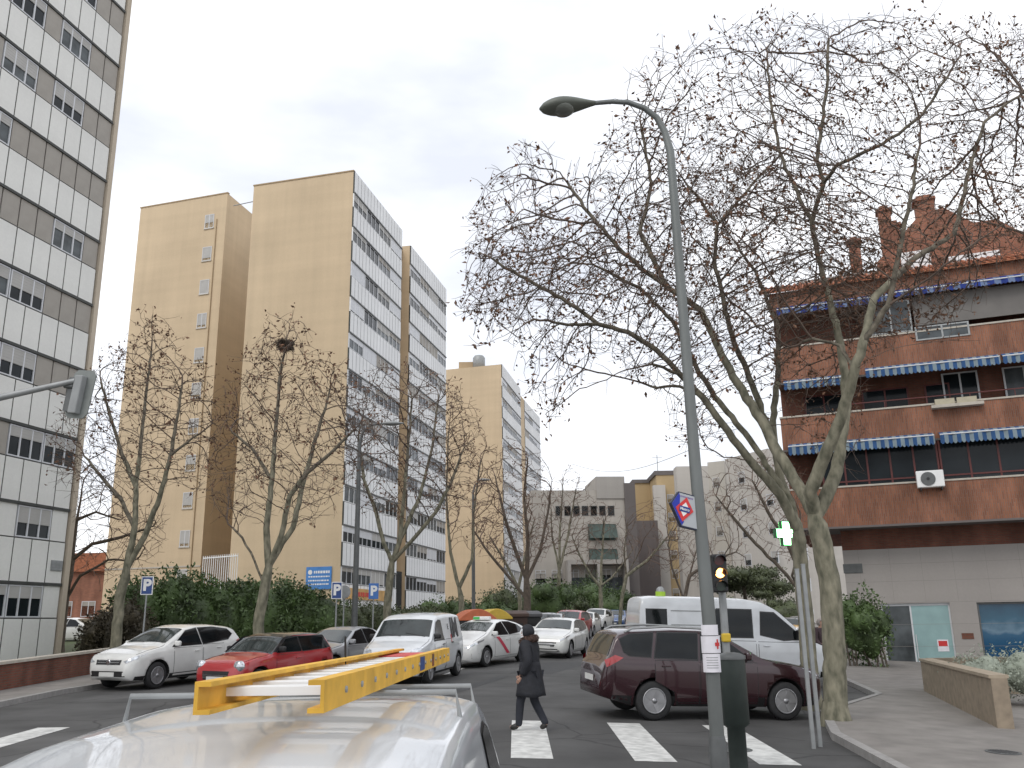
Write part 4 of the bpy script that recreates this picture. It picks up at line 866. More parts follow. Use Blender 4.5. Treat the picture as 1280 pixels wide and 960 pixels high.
# ------------------------------------------------------------ hedges, bushes
def leafmass(name, label, cat, blobs, dens, leaf, m, seed=1, stems=True, group=None, mcore=None, kind=None):
    """blobs: list of (center, radii) ; leaf-sized faces through an uneven shell over a lumpy core"""
    rng = np.random.default_rng(seed); c0 = np.array(blobs[0][0], float); base = np.array([c0[0], c0[1], gz(c0[0], c0[1])+.1])
    t = thing(name, label, cat, tuple(base), group=group); mb = MB(); core = MB()
    for c, r in blobs:
        c = np.array(c)-base; r = np.array(r); n = int(dens*(r[0]*r[1]+r[0]*r[2]+r[1]*r[2]))
        d = rng.normal(0, 1, (n, 3)); d /= np.linalg.norm(d, axis=1)[:, None]
        lump = 1+.16*np.sin(d[:, 0]*5+c[0]*2)+.12*np.sin(d[:, 2]*7+c[1]*3+d[:, 1]*4)
        rad = lump*(1-.38*rng.random(n)**1.4)+.05*rng.normal(0, 1, n)
        P = c+d*r*rad[:, None]; P = P[P[:, 2] > -.05]
        A = rng.normal(0, 1, P.shape); A /= np.linalg.norm(A, axis=1)[:, None]; B = np.cross(A, rng.normal(0, 1, P.shape)); B /= np.linalg.norm(B, axis=1)[:, None]; S = leaf*rng.uniform(.6, 1.4, len(P))[:, None]
        Q = np.stack([P-A*S, P+B*S*.45, P+A*S, P-B*S*.45], 1).reshape(-1, 3); b0 = len(mb.v); mb.v += [tuple(q) for q in Q.tolist()]
        mb.f += [[b0+4*i, b0+4*i+1, b0+4*i+2, b0+4*i+3] for i in range(len(P))]; mb.m += [0]*len(P); mb.sm += [False]*len(P)
        k = 10
        vs = []
        for i in range(k+1):
            th = math.pi*i/k
            for j in range(14):
                ph = 2*math.pi*j/14; dd = np.array([math.sin(th)*math.cos(ph), math.sin(th)*math.sin(ph), math.cos(th)]); q = c+dd*r*.66*(1+.15*math.sin(dd[0]*5+c[0]*2)); q[2] = max(q[2], -.1); vs.append(q)
        core.add(vs, [(i*14+j, i*14+(j+1) % 14, (i+1)*14+(j+1) % 14, (i+1)*14+j) for i in range(k) for j in range(14)], 0, True)
    f = mb.build('foliage', M[m], t, recalc=False); core.build('inner_foliage', M[mcore or m], t, recalc=False)
    if stems:
        s = MB()
        for c, r in blobs[::2]:
            c = np.array(c)-base
            for k in range(3): s.tube([(c[0]+rng.normal(0, .1), c[1]+rng.normal(0, .1), -.1), (c[0]+rng.normal(0, .3*r[0]), c[1]+rng.normal(0, .3), c[2])], [.04, .015], 5)
        s.build('stem', M['bark_d'], t)
    return t
def row(p0, p1, n, h, w, jit=.12, seed=1):
    rng = np.random.default_rng(seed); out = []
    for i in range(n):
        t = (i+.5)/n; x = p0[0]+(p1[0]-p0[0])*t; y = p0[1]+(p1[1]-p0[1])*t; hh = (h[0]+(h[1]-h[0])*t)*(1+rng.normal(0, jit*.4)); l = math.dist(p0, p1)/n
        out.append(((x+rng.normal(0, .15), y+rng.normal(0, .15), gz(x, y)+hh*.5), (l*1.05, w, hh*.56)))
        out.append(((x+rng.normal(0, .3), y+rng.normal(0, .3), gz(x, y)+hh*.75), (l*.7, w*.75, hh*.3)))
    return out
leafmass('tall_hedge', 'tall dense dark green hedge behind the parked cars on the left', 'hedge', row((-14.2, 34.2), (-9.0, 43.0), 9, (3.15, 2.75), 1.15, seed=2), 330, .085, 'leaf_g', 3)
leafmass('reddish_hedge', 'brownish-green shrub under the leftmost bare tree', 'shrub', row((-15.3, 33), (-13.7, 33.8), 3, (1.6, 2.4), .8, seed=4), 560, .07, 'leaf_r', 4)
leafmass('low_hedge', 'lower brown-green hedge along the pavement right of the tall hedge', 'hedge', row((-9.2, 45.0), (-4.6, 56), 9, (2.0, 1.7), .9, seed=6), 200, .075, 'leaf_g2', 6)
leafmass('trimmed_hedge', 'dark trimmed hedge in front of the second white-striped facade', 'hedge', row((-6.0, 62), (1.2, 68), 9, (2.2, 2.0), 1.0, seed=7), 120, .09, 'leaf_g', 7)
def bush(px, Y, w, h, label, m, seed, name='round_bush', dens=160, leaf=.09, group=None, zoff=0):
    p = at(px, 778, Y); x, y = p[0], Y; z = gz(x, y)+zoff; rng = np.random.default_rng(seed)
    bl = [((x, y, z+h*.5), (w*.5, w*.45, h*.52))]
    for k in range(4): a = rng.uniform(0, 6.28); bl.append(((x+math.cos(a)*w*.28, y+math.sin(a)*w*.28, z+h*rng.uniform(.45, .78)), (w*.26, w*.26, h*.24)))
    return leafmass(name, label, 'shrub', bl, dens, leaf, m, seed, group=group)
bush(628, 68, 3.6, 3.3, 'rounded olive bush below the third tan tower', 'leaf_g2', 31)
bush(687, 66, 4.2, 3.5, 'rounded dark bush between the bare tree trunks left of the concrete building', 'leaf_g', 32)
bush(735, 84, 6.0, 4.2, 'dark spreading bush at the foot of the concrete building', 'leaf_g', 33)
bush(712, 74, 3.4, 2.4, 'low light green shrub beside the dark spreading bush', 'leaf_g2', 34)
bush(765, 80, 4.0, 3.2, 'dark bush behind the blue car', 'leaf_g', 35)
bush(1079, 34.0, 2.1, 2.75, 'dark leafy bush growing by the glazed entrance', 'leaf_g', 36, dens=420, leaf=.07)
# umbrella pine and rocky shrubs down the right-hand street
def pine(px, Y, h, w, label, seed):
    p = at(px, 778, Y); x = p[0]; z = gz(x, Y); rng = np.random.default_rng(seed); bl = [((x, Y, z+h*.8), (w*.5, w*.45, h*.16))]
    for k in range(6): a = k*1.05; bl.append(((x+math.cos(a)*w*.3, Y+math.sin(a)*w*.3, z+h*rng.uniform(.68, .88)), (w*.27, w*.27, h*.13)))
    t = leafmass('umbrella_pine', label, 'tree', bl, 110, .12, 'leaf_g2', seed, stems=False); s = MB(); s.tube([(0, 0, -.2), (.1, 0, h*.4), (0, .1, h*.75)], [.22, .18, .12], 8); s.build('trunk', M['bark_d'], t)
pine(933, 74, 5.2, 5.6, 'round-topped umbrella pine above the white van cab', 41); pine(962, 80, 4.2, 4.6, 'smaller pine crown right of the round-topped one', 42)
bush(905, 70, 3.2, 2.6, 'dark shrub left of the umbrella pine', 'leaf_g', 43); bush(985, 70, 3.4, 2.8, 'green shrub near the far cars right of the pines', 'leaf_g2', 44); bush(948, 66, 3.0, 1.9, 'low flowering shrub below the umbrella pine', 'silver', 45)
# ------------------------------------------------------------ vehicles
def paint(name, col, metal=.0, rough=.28, dirt=.12):
    m = mat(name, col, rough, dirt, 1.3, metal=metal, coat=.9, spec=.5); return m
P_ = {'white': paint('car_white', (.66, .66, .64)), 'taxi_white': paint('taxi_white', (.68, .68, .67)), 'red': paint('car_red', (.36, .018, .022)), 'silver': paint('car_silver', (.36, .37, .385), .55, .35),
      'maroon': paint('car_maroon', (.028, .006, .010), .25, .25), 'blue': paint('car_blue', (.03, .08, .22), .2), 'black': paint('car_black', (.015, .015, .018)), 'van': paint('van_white', (.60, .62, .64), 0, .4), 'dark': paint('car_dark', (.04, .035, .04))}
M['lamp'] = mat('headlamp', (.55, .57, .60), .12, .4, 9, metal=.6, coat=1); M['tail'] = mat('tail_lamp', (.28, .008, .01), .15, .3, 6, coat=1); M['chrome'] = mat('chrome', (.6, .6, .62), .2, .1, 3, metal=.9)
M['rim'] = mat('alloy_rim', (.33, .33, .34), .35, .1, 5, metal=.7); M['plate'] = mat('number_plate', (.62, .62, .60), .5, .05, 5); M['inner'] = mat('wheel_well', (.008, .008, .008), .9, .2, 5)
M['cglass'] = mat('car_windscreen', (.030, .038, .038), .05, .5, 1.6, spec=.6); M['sglass'] = mat('car_side_glass', (.008, .010, .011), .06, .5, 1.2, spec=.32); M['orange'] = mat('indicator', (.6, .2, .02), .3, .05, 5)
def smooth1(x, y, sig, n=500):
    X = np.linspace(x[0], x[-1], n); Y = np.interp(X, x, y); dx = X[1]-X[0]; k = max(1, int(3*sig/dx)); w = np.exp(-.5*(np.arange(-k, k+1)*dx/sig)**2); w /= w.sum()
    Yp = np.concatenate([2*Y[0]-Y[k:0:-1], Y, 2*Y[-1]-Y[-2:-k-2:-1]]); return X, np.convolve(Yp, w, 'valid')
SPEC = {}
SPEC['crossover'] = dict(L=4.33, W=1.80, top=[(0, .62), (.04, .82), (.22, .93), (.6, 1.03), (1.05, 1.10), (1.2, 1.16), (1.95, 1.53), (2.35, 1.605), (3.0, 1.60), (3.7, 1.53), (3.92, 1.46), (4.15, 1.12), (4.28, .98), (4.33, .6)],
    bot=[(0, .34), (.15, .26), (.6, .22), (3.8, .24), (4.33, .38)], belt=[(0, .9), (1.1, 1.0), (4.33, 1.14)], wb=(.88, 3.51), r=.345, tum=.42,
    win=[[(1.38, 1.06), (1.96, 1.44), (2.38, 1.50), (2.46, 1.07)], [(2.53, 1.075), (2.46, 1.505), (3.0, 1.51), (3.60, 1.44), (3.78, 1.30), (3.55, 1.16)]], ws=(1.24, 1.93, .10), rw=(3.93, 4.13, .14), door=[(1.42, 2.48), (2.52, 3.35)], hood=1.1,
    head=[(.50, .74), (.62, .78), (.84, .93), (.80, .80), (.62, .70)], grille=[(-.42, .66), (.42, .66), (.44, .78), (-.44, .78)], low=[(-.6, .36), (.6, .36), (.55, .50), (-.55, .50)], trim=.36)
SPEC['hatch'] = dict(L=4.36, W=1.80, top=[(0, .55), (.05, .72), (.25, .84), (.7, .93), (1.15, 1.0), (1.3, 1.05), (2.05, 1.40), (2.5, 1.465), (3.1, 1.46), (3.7, 1.38), (3.95, 1.30), (4.2, 1.03), (4.33, .90), (4.36, .55)],
    bot=[(0, .28), (.15, .20), (.6, .18), (3.8, .2), (4.36, .32)], belt=[(0, .8), (1.2, .91), (4.36, 1.02)], wb=(.88, 3.53), r=.32, tum=.46,
    win=[[(1.50, .97), (2.08, 1.32), (2.48, 1.38), (2.55, .97)], [(2.62, .98), (2.56, 1.385), (3.1, 1.385), (3.62, 1.30), (3.82, 1.17), (3.6, 1.04)]], ws=(1.34, 2.02, .10), rw=(3.96, 4.18, .14), door=[(1.46, 2.57), (2.61, 3.40)], hood=1.2,
    head=[(.46, .66), (.62, .70), (.86, .86), (.80, .74), (.60, .64)], grille=[(-.40, .44), (.40, .44), (.50, .60), (-.50, .60)], low=[(-.62, .27), (.62, .27), (.55, .36), (-.55, .36)], trim=0)
SPEC['taxi'] = dict(L=4.46, W=1.75, top=[(0, .55), (.06, .74), (.3, .88), (.75, 1.0), (1.0, 1.06), (1.2, 1.14), (1.9, 1.41), (2.35, 1.49), (2.8, 1.485), (3.4, 1.40), (3.9, 1.26), (4.25, 1.08), (4.41, .95), (4.46, .5)],
    bot=[(0, .26), (.15, .19), (.6, .17), (3.8, .2), (4.46, .32)], belt=[(0, .8), (1.2, .93), (4.46, 1.0)], wb=(.9, 3.60), r=.315, tum=.46,
    win=[[(1.30, 1.0), (1.95, 1.34), (2.32, 1.395), (2.52, .98)], [(2.60, .98), (2.42, 1.40), (2.9, 1.385), (3.45, 1.27), (3.72, 1.14), (3.42, 1.03)]], ws=(1.2, 1.88, .10), rw=(3.5, 4.2, .2), door=[(1.44, 2.55), (2.59, 3.42)], hood=1.1,
    head=[(.44, .66), (.60, .68), (.86, .90), (.80, .74), (.6, .62)], grille=[(-.36, .36), (.36, .36), (.30, .47), (-.30, .47)], low=[(-.82, .30), (-.70, .30), (-.70, .46), (-.82, .46)], trim=0)
SPEC['mini'] = dict(L=3.72, W=1.68, top=[(0, .56), (.05, .74), (.25, .84), (.6, .91), (.95, .95), (1.08, .98), (1.62, 1.33), (1.95, 1.40), (2.6, 1.405), (3.1, 1.37), (3.3, 1.30), (3.52, .98), (3.66, .88), (3.72, .5)],
    bot=[(0, .26), (.12, .2), (.6, .17), (3.2, .2), (3.72, .3)], belt=[(0, .84), (1.1, .92), (3.72, .97)], wb=(.68, 3.15), r=.31, tum=.30,
    win=[[(1.26, .97), (1.66, 1.27), (2.1, 1.315), (2.18, .96)], [(2.24, .96), (2.16, 1.315), (2.75, 1.31), (3.15, 1.26), (3.28, .99)]], ws=(1.10, 1.60, .07), rw=(3.30, 3.50, .12), door=[(1.22, 2.25)], hood=1.0,
    head='round', grille=[(-.38, .40), (.38, .40), (.42, .60), (-.42, .60)], low=[(-.55, .25), (.55, .25), (.5, .34), (-.5, .34)], trim=.27, roofblack=True)
SPEC['sedan'] = dict(L=4.43, W=1.71, top=[(0, .52), (.05, .68), (.25, .78), (.8, .87), (1.2, .93), (1.35, .97), (2.05, 1.33), (2.4, 1.40), (2.9, 1.40), (3.2, 1.34), (3.75, 1.02), (3.9, .99), (4.3, .96), (4.40, .88), (4.43, .5)],
    bot=[(0, .28), (.15, .2), (.6, .18), (3.8, .2), (4.43, .32)], belt=[(0, .78), (1.2, .88), (4.43, .93)], wb=(.85, 3.43), r=.305, tum=.44,
    win=[[(1.55, .93), (2.1, 1.27), (2.46, 1.33), (2.52, .92)], [(2.58, .92), (2.52, 1.33), (2.9, 1.325), (3.1, 1.28), (3.52, 1.0), (3.42, .93)]], ws=(1.38, 2.03, .08), rw=(3.2, 3.72, .12), door=[(1.5, 2.53), (2.57, 3.3)], hood=1.25,
    head=[(.44, .60), (.80, .60), (.80, .74), (.44, .74)], grille=[(-.40, .60), (.40, .60), (.40, .72), (-.40, .72)], low=[(-.6, .26), (.6, .26), (.55, .36), (-.55, .36)], trim=0)
SPEC['small_van'] = dict(L=4.21, W=1.83, top=[(0, .62), (.05, .84), (.2, .96), (.55, 1.06), (.85, 1.13), (.98, 1.20), (1.52, 1.68), (1.85, 1.79), (2.5, 1.82), (3.4, 1.81), (3.98, 1.76), (4.08, 1.68), (4.17, 1.1), (4.21, .5)],
    bot=[(0, .36), (.12, .26), (.6, .22), (3.7, .24), (4.21, .38)], belt=[(0, .95), (1.0, 1.10), (4.21, 1.14)], wb=(.80, 3.50), r=.33, tum=.20,
    win=[[(1.12, 1.12), (1.56, 1.56), (1.80, 1.62), (2.02, 1.60), (2.05, 1.10)]], ws=(1.02, 1.50, .08), rw=(4.09, 4.15, .25), door=[(1.1, 2.12), (2.2, 3.0)], hood=.9,
    head=[(.48, .78), (.62, .76), (.84, .98), (.78, 1.0), (.56, .92)], grille=[(-.40, .52), (.40, .52), (.42, .70), (-.42, .70)], low=[(-.6, .38), (.6, .38), (.55, .48), (-.55, .48)], trim=.38)
SPEC['suv'] = dict(L=4.66, W=1.88, top=[(0, .66), (.05, .86), (.25, .99), (.7, 1.07), (1.15, 1.13), (1.35, 1.18), (2.15, 1.60), (2.55, 1.69), (3.2, 1.70), (4.1, 1.65), (4.33, 1.58), (4.52, 1.12), (4.63, 1.0), (4.66, .6)],
    bot=[(0, .36), (.15, .28), (.6, .24), (4.1, .26), (4.66, .42)], belt=[(0, .95), (1.2, 1.07), (4.66, 1.16)], wb=(.92, 3.64), r=.36, tum=.34,
    win=[[(1.60, 1.12), (2.18, 1.53), (2.60, 1.60), (2.68, 1.12)], [(2.75, 1.13), (2.68, 1.60), (3.50, 1.60), (3.62, 1.15)], [(3.70, 1.16), (3.60, 1.595), (4.08, 1.56), (4.28, 1.47), (4.22, 1.24), (4.12, 1.18)]], ws=(1.40, 2.12, .10), rw=(4.34, 4.50, .12), door=[(1.52, 2.70), (2.74, 3.62)], hood=1.2,
    head=[(.50, .78), (.86, .84), (.86, .98), (.50, .90)], grille=[(-.45, .62), (.45, .62), (.48, .84), (-.48, .84)], low=[(-.6, .38), (.6, .38), (.55, .5), (-.55, .5)], trim=.42, rails=True)
SPEC['big_van'] = dict(L=5.5, W=1.98, top=[(0, .75), (.05, 1.0), (.2, 1.12), (.6, 1.26), (.78, 1.36), (1.62, 2.08), (2.0, 2.27), (2.5, 2.34), (3.5, 2.36), (5.1, 2.35), (5.4, 2.30), (5.47, 2.1), (5.49, 1.2), (5.5, .6)],
    bot=[(0, .40), (.12, .32), (.6, .28), (4.9, .3), (5.5, .45)], belt=[(0, 1.05), (1.0, 1.22), (5.5, 1.26)], wb=(.95, 4.45), r=.35, tum=.10,
    win=[[(.96, 1.30), (1.04, 1.42), (1.70, 1.95), (2.08, 1.96), (2.12, 1.38), (1.5, 1.26)], [(2.36, 1.32), (2.36, 2.02), (3.32, 2.02), (3.36, 1.96), (3.36, 1.38), (3.30, 1.32)], [(4.72, 1.42), (4.72, 1.98), (5.28, 1.98), (5.28, 1.42)]], ws=(.84, 1.60, .08), rw=(5.475, 5.487, .35), door=[(.9, 2.2), (2.28, 3.5)], hood=.7,
    head=[(.55, .86), (.70, .86), (.86, 1.16), (.78, 1.18), (.6, 1.02)], grille=[(-.45, .60), (.45, .60), (.48, .84), (-.48, .84)], low=[(-.6, .42), (.6, .42), (.55, .54), (-.55, .54)], trim=.45)
# (s: distance from the nose) local frame: nose towards +Y, x right, z up
_body = {}
class CarGeo:
    def __init__(s, sp):
        s.sp = sp; s.L = sp['L']; s.W = sp['W']
        x, y = zip(*sp['top']); s.tx, s.ty = smooth1(x, y, .035); x, y = zip(*sp['bot']); s.bx, s.by = x, y; x, y = zip(*sp['belt']); s.ex, s.ey = x, y
        W2 = s.W/2; L = s.L
        px = [0, .04, .12, .3, .7, 1.2, L-1.1, L-.6, L-.22, L-.07, L]; pf = [.66, .76, .85, .93, .975, 1, 1, .975, .93, .86, .74]
        if L > 5 or sp['tum'] < .25: pf[-4:] = [.99, .975, .95, .88]
        s.px, s.py = smooth1(px, [f*W2 for f in pf], .03)
    def zt(s, t): return float(np.interp(t, s.tx, s.ty))
    def zb(s, t): return float(np.interp(t, s.bx, s.by))
    def wp(s, t): return float(np.interp(t, s.px, s.py))
    def belt(s, t): return min(float(np.interp(t, s.ex, s.ey)), s.zt(t)-.07)
    def hw(s, t, z):
        w = s.wp(t); zb = s.zb(t); be = s.belt(t)
        if z < zb+.22: w -= .07*(1-max(0, z-zb)/.22)**2
        m = (zb+be)/2+.03; h = max(.1, (be-zb)/2); w -= .022*min(1.5, ((z-m)/h)**2)
        if z > be-.06: w -= .018*min(1, (z-be+.06)/.06)
        if z > be: w -= (z-be)*s.sp['tum']*(.75+.45*(z-be))
        return w
    def edge(s, t): z = s.zt(t)-.055; return z, s.hw(t, z)
    def ztop(s, t, y):
        z, w = s.edge(t); r = min(1, abs(y)/max(w, .01)); zt = s.zt(t); return zt-.022*r*r-.033*r**7
    def side(s, t, z, off=0, sg=1): return (sg*(s.hw(t, z)+off), s.L/2-t, z)
    def top(s, t, y, off=0):
        e = .02; z = s.ztop(t, y); dz = (s.ztop(t+e, y)-s.ztop(t-e, y))/(2*e); n = np.array([0, dz, 1.]); n /= np.linalg.norm(n)
        return (y, s.L/2-t+n[1]*off, z+n[2]*off)
    def inside(s, t, y, z): return s.zb(t) < z < s.ztop(t, y) and s.hw(t, z) > abs(y)
    def front(s, y, z, off=0):
        lo = 0.
        for i in range(60):
            t = i*.012
            if s.inside(t, y, z): break
        a, b = max(0, t-.012), t
        for _ in range(8):
            m = (a+b)/2
            if s.inside(m, y, z): b = m
            else: a = m
        return (y*(1+off*.4), s.L/2-b+off, z)
    def rear(s, y, z, off=0):
        for i in range(80):
            t = s.L-i*.012
            if s.inside(t, y, z): break
        a, b = t, min(s.L, t+.012)
        for _ in range(8):
            m = (a+b)/2
            if s.inside(m, y, z): a = m
            else: b = m
        return (y*(1+off*.4), s.L/2-a-off, z)
def wheel_meshes(r):
    k = ('w', r)
    if k in _body: return _body[k]
    w = .20; t = MB(); t.lathe([(r*.62, -w/2+.015), (r*.9, -w/2), (r*.985, -w/2+.03), (r, -.04), (r, .04), (r*.985, w/2-.03), (r*.9, w/2), (r*.62, w/2-.015)], 28, axis='x')
    m = MB(); m.lathe([(r*.64, w/2-.012), (r*.60, w/2+.0), (r*.57, w/2-.03), (r*.1, w/2-.045)], 24, 1, axis='x')
    for i in range(5):
        a = 2*math.pi*i/5; c, s_ = math.cos(a), math.sin(a); q = []
        for rr, hw_ in ((.12*r, .045), (.6*r, .028)):
            for sg in (-1, 1): q.append((rr*c-sg*hw_*s_, rr*s_+sg*hw_*c))
        vs = [(w/2-.05, *q[0]), (w/2-.05, *q[1]), (w/2-.05, *q[3]), (w/2-.05, *q[2])]+[(w/2-.005, *q[0]), (w/2-.005, *q[1]), (w/2+.002, *q[3]), (w/2+.002, *q[2])]
        m.add(vs, [(0, 1, 2, 3), (4, 5, 6, 7), (0, 1, 5, 4), (1, 2, 6, 5), (2, 3, 7, 6), (3, 0, 4, 7)], 0)
    m.lathe([(r*.64, w/2-.01), (r*.66, w/2+.003), (r*.60, w/2+.004), (r*.585, w/2-.02)], 24, 0, axis='x'); m.lathe([(.05, w/2-.05), (.05, w/2+.004), (.0, w/2+.006)], 12, 0, axis='x')
    _body[k] = (t.mesh('wheel', M['rubber']), m.mesh('rim', [M['rim'], M['inner']])); return _body[k]
def make_car(kind, col, label, cat, px=None, Y=None, X=None, heading=0, group=None, detail=2, name='car', dx=0, beacon=False, roofcol=None):
    sp = SPEC[kind]; g = CarGeo(sp); L = g.L
    x = onpx(px, Y)[0] if X is None else X; root = thing(name, label, cat, (x, Y, 0), group=group)
    a = R_(heading); f = Vector((math.sin(a), math.cos(a), 0)); r = Vector((math.cos(a), -math.sin(a), 0)); h = L*.3
    zf, zr, zl, zrt = (gz(x+f.x*h, Y+f.y*h), gz(x-f.x*h, Y-f.y*h), gz(x-r.x*.7, Y-r.y*.7), gz(x+r.x*.7, Y+r.y*.7))
    F_ = Vector((f.x, f.y, (zf-zr)/(2*h))).normalized(); Rr = Vector((r.x, r.y, (zrt-zl)/1.4)); Rr = (Rr-F_*Rr.dot(F_)).normalized(); U_ = Rr.cross(F_)
    root.matrix_world = Matrix(((Rr.x, F_.x, U_.x, x), (Rr.y, F_.y, U_.y, Y), (Rr.z, F_.z, U_.z, (zf+zr)/2+.005), (0, 0, 0, 1)))
    pm = P_[col]
    key = (kind, 'body')
    if key not in _body:
        st = np.unique(np.round(np.concatenate([np.linspace(0, .3, 13), np.linspace(.3, L-.3, 56), np.linspace(L-.3, L, 13)]), 4)); mb = MB(); rings = []
        for t in st:
            zb = g.zb(t); ze, we = g.edge(t); be = g.belt(t); zs = sorted(set([zb, zb+.03, zb+.08, zb+.14, zb+.22]+list(np.linspace(zb+.22, be-.06, 5)[1:])+[be-.03, be, be+.01]+list(np.linspace(be+.01, ze, 6)[1:])))
            zs = np.interp(np.linspace(0, 1, 17), np.linspace(0, 1, len(zs)), zs); half = [(0, zb)]+[(g.hw(t, z), z) for z in zs]
            for q in (.985, .95, .88, .75, .5, .25): half.append((we*q, g.ztop(t, we*q)))
            half.append((0, g.ztop(t, 0))); ring = half+[(-y, z) for y, z in half[-2:0:-1]]; rings.append([(y, L/2-t, z) for y, z in ring])
        n = len(rings[0]); vs = [p for r_ in rings for p in r_]; mb.add(vs, [(i*n+j, i*n+(j+1) % n, (i+1)*n+(j+1) % n, (i+1)*n+j) for i in range(len(rings)-1) for j in range(n)], 0, True)
        k = len(rings)-1; mb.add([], [], 0)
        b0 = 0; mb.f.append(list(reversed(range(n)))); mb.m.append(0); mb.sm.append(True); mb.f.append([k*n+j for j in range(n)]); mb.m.append(0); mb.sm.append(True)
        me = mb.mesh('body', [pm, M['inner']]); o = bpy.data.objects.new('body', me); COL.objects.link(o); cuts = []
        for wbp in sp['wb']:
            c = MB(); c.lathe([(sp['r']+.055, -1.3), (sp['r']+.055, -.0), (sp['r']+.055, 1.3)], 32, 1, c=(0, L/2-wbp, sp['r']+.01), axis='x', smooth=True); co = c.build('cut', [pm, M['inner']]); cuts.append(co)
            m = o.modifiers.new('b', 'BOOLEAN'); m.operation = 'DIFFERENCE'; m.object = co; m.solver = 'EXACT'
        dg = bpy.context.evaluated_depsgraph_get(); me2 = bpy.data.meshes.new_from_object(o.evaluated_get(dg)); me2.name = 'body'
        for c in cuts+[o]: bpy.data.objects.remove(c)
        _body[key] = me2
    me = _body[key].copy(); me.name = 'body'; me.materials[0] = pm
    body = link_mesh('body', me, root)
    def patch(name, poly, fn, m, parent=root, step=.09):
        v, f_ = polymesh(poly, step, fn); mb = MB(); mb.add(v, f_, 0, True); return mb.build(name, m, parent)
    for sg in (-1, 1):
        if sp['trim']:
            patch('sill_trim', [(.2, .2), (L-.2, .2), (L-.2, sp['trim']+.03), (.2, sp['trim'])], lambda t, z: g.side(t, max(z, g.zb(t)+.01), .004 if all(abs(t-w) > sp['r']+.055 for w in sp['wb']) else -.05, sg), M['black'])
        for wi, w in enumerate(sp['win']):
            cx = sum(p[0] for p in w)/len(w); cz = sum(p[1] for p in w)/len(w)
            if detail > 0: patch('window_trim', [(cx+(p[0]-cx)*1.05, cz+(p[1]-cz)*1.10) for p in w], lambda t, z: g.side(t, z, .004, sg), M['black'])
            patch('side_window', w, lambda t, z: g.side(t, z, .008, sg), M['sglass'])
        if detail > 0:
            for d0, d1 in sp['door']:
                zb_ = .30; zt_ = g.belt((d0+d1)/2)-.03; po = [(d0, zb_), (d1, zb_), (d1, zt_), (d0, zt_)]; rr = sp['r']+.1
                if d1 > sp['wb'][1]-rr and d1 < sp['wb'][1]+.3: po = [(d0, zb_), (sp['wb'][1]-rr-.02, zb_), (sp['wb'][1]-rr+.02, .5), (d1, .72), (d1, zt_), (d0, zt_)]
                if d0 < sp['wb'][0]+rr: po = [(sp['wb'][0]+rr+.02, zb_)]+po[1:-1]+[(d0, zt_), (d0, .8)]
                cx = (d0+d1)/2; cz = (zb_+zt_)/2
                patch('door_seam', [(cx+(p[0]-cx)*1.02, cz+(p[1]-cz)*1.03) for p in po], lambda t, z: g.side(t, z, .0025, sg), M['black'])
                dr = patch('door', po, lambda t, z: g.side(t, z, .006, sg), pm)
                if dr and detail > 1: hb = MB(); q = g.side(d1-.22, zt_-.10, .02, sg); hb.box(q[0]-.015, q[0]+.015, q[1]-.09, q[1]+.09, q[2]-.014, q[2]+.014); bevel(hb.build('handle', pm if kind != 'small_van' else M['black'], dr), .008)
        # mirror
        q = g.side(sp['win'][0][0][0]+.12, g.belt(1.5)+.07, .0, sg); mm = MB(); mm.box(q[0]+(-.03 if sg > 0 else -.17), q[0]+(.17 if sg > 0 else .03), q[1]-.06, q[1]+.05, q[2]-.03, q[2]+(.24 if L > 5 else .11)); bevel(mm.build('wing_mirror', M['black'] if kind in ('mini', 'small_van', 'big_van') else pm, root), .04, 3)
        # lights
        if sp['head'] == 'round':
            c = g.front(sg*.60, .70); hb = MB(); hb.lathe([(.135, -.10), (.135, .0), (.10, .03), (.0, .045)], 20, c=(c[0], c[1]-.02, c[2]), axis='y'); hb.build('headlight', M['lamp'], root)
        else: patch('headlight', [(sg*a_, b_) for a_, b_ in sp['head']], lambda y, z: g.front(y, z, .010), M['lamp'], step=.05)
        wv = g.W/2; zt_ = g.belt(L-.3)
        if L > 5 or kind == 'small_van': patch('tail_light', [(sg*(wv-.16), .75), (sg*(wv-.09), .75), (sg*(wv-.09), 1.35 if L > 5 else 1.2), (sg*(wv-.16), 1.35 if L > 5 else 1.2)], lambda y, z: g.rear(y, z, .008), M['tail'])
        else:
            patch('tail_light', [(L-.42, zt_-.02), (L-.10, zt_-.20), (L-.08, zt_-.07), (L-.26, zt_+.03)], lambda t, z: g.side(t, z, .009, sg), M['tail'], step=.04)
    patch('windscreen', [(sp['ws'][0], -g.edge(sp['ws'][0])[1]+sp['ws'][2]), (sp['ws'][0], g.edge(sp['ws'][0])[1]-sp['ws'][2]), (sp['ws'][1], g.edge(sp['ws'][1])[1]-sp['ws'][2]*.7), (sp['ws'][1], -g.edge(sp['ws'][1])[1]+sp['ws'][2]*.7)], lambda t, y: g.top(t, y, .008), M['cglass'])
    if L < 5: patch('rear_window', [(sp['rw'][0], -g.edge(sp['rw'][0])[1]+sp['rw'][2]), (sp['rw'][0], g.edge(sp['rw'][0])[1]-sp['rw'][2]), (sp['rw'][1], g.edge(sp['rw'][1])[1]-sp['rw'][2]), (sp['rw'][1], -g.edge(sp['rw'][1])[1]+sp['rw'][2])], lambda t, y: g.top(t, y, .008), M['cglass'], step=.05)
    gr = patch('grille', sp['grille'], lambda y, z: g.front(y, z, .008), M['black'])
    if detail > 1:
        for k in range(2): z = sp['grille'][0][1]+(.05+.05*k); patch('grille_bar', [(-.38, z), (.38, z), (.38, z+.012), (-.38, z+.012)], lambda y, z_: g.front(y, z_, .014), M['chrome'], gr)
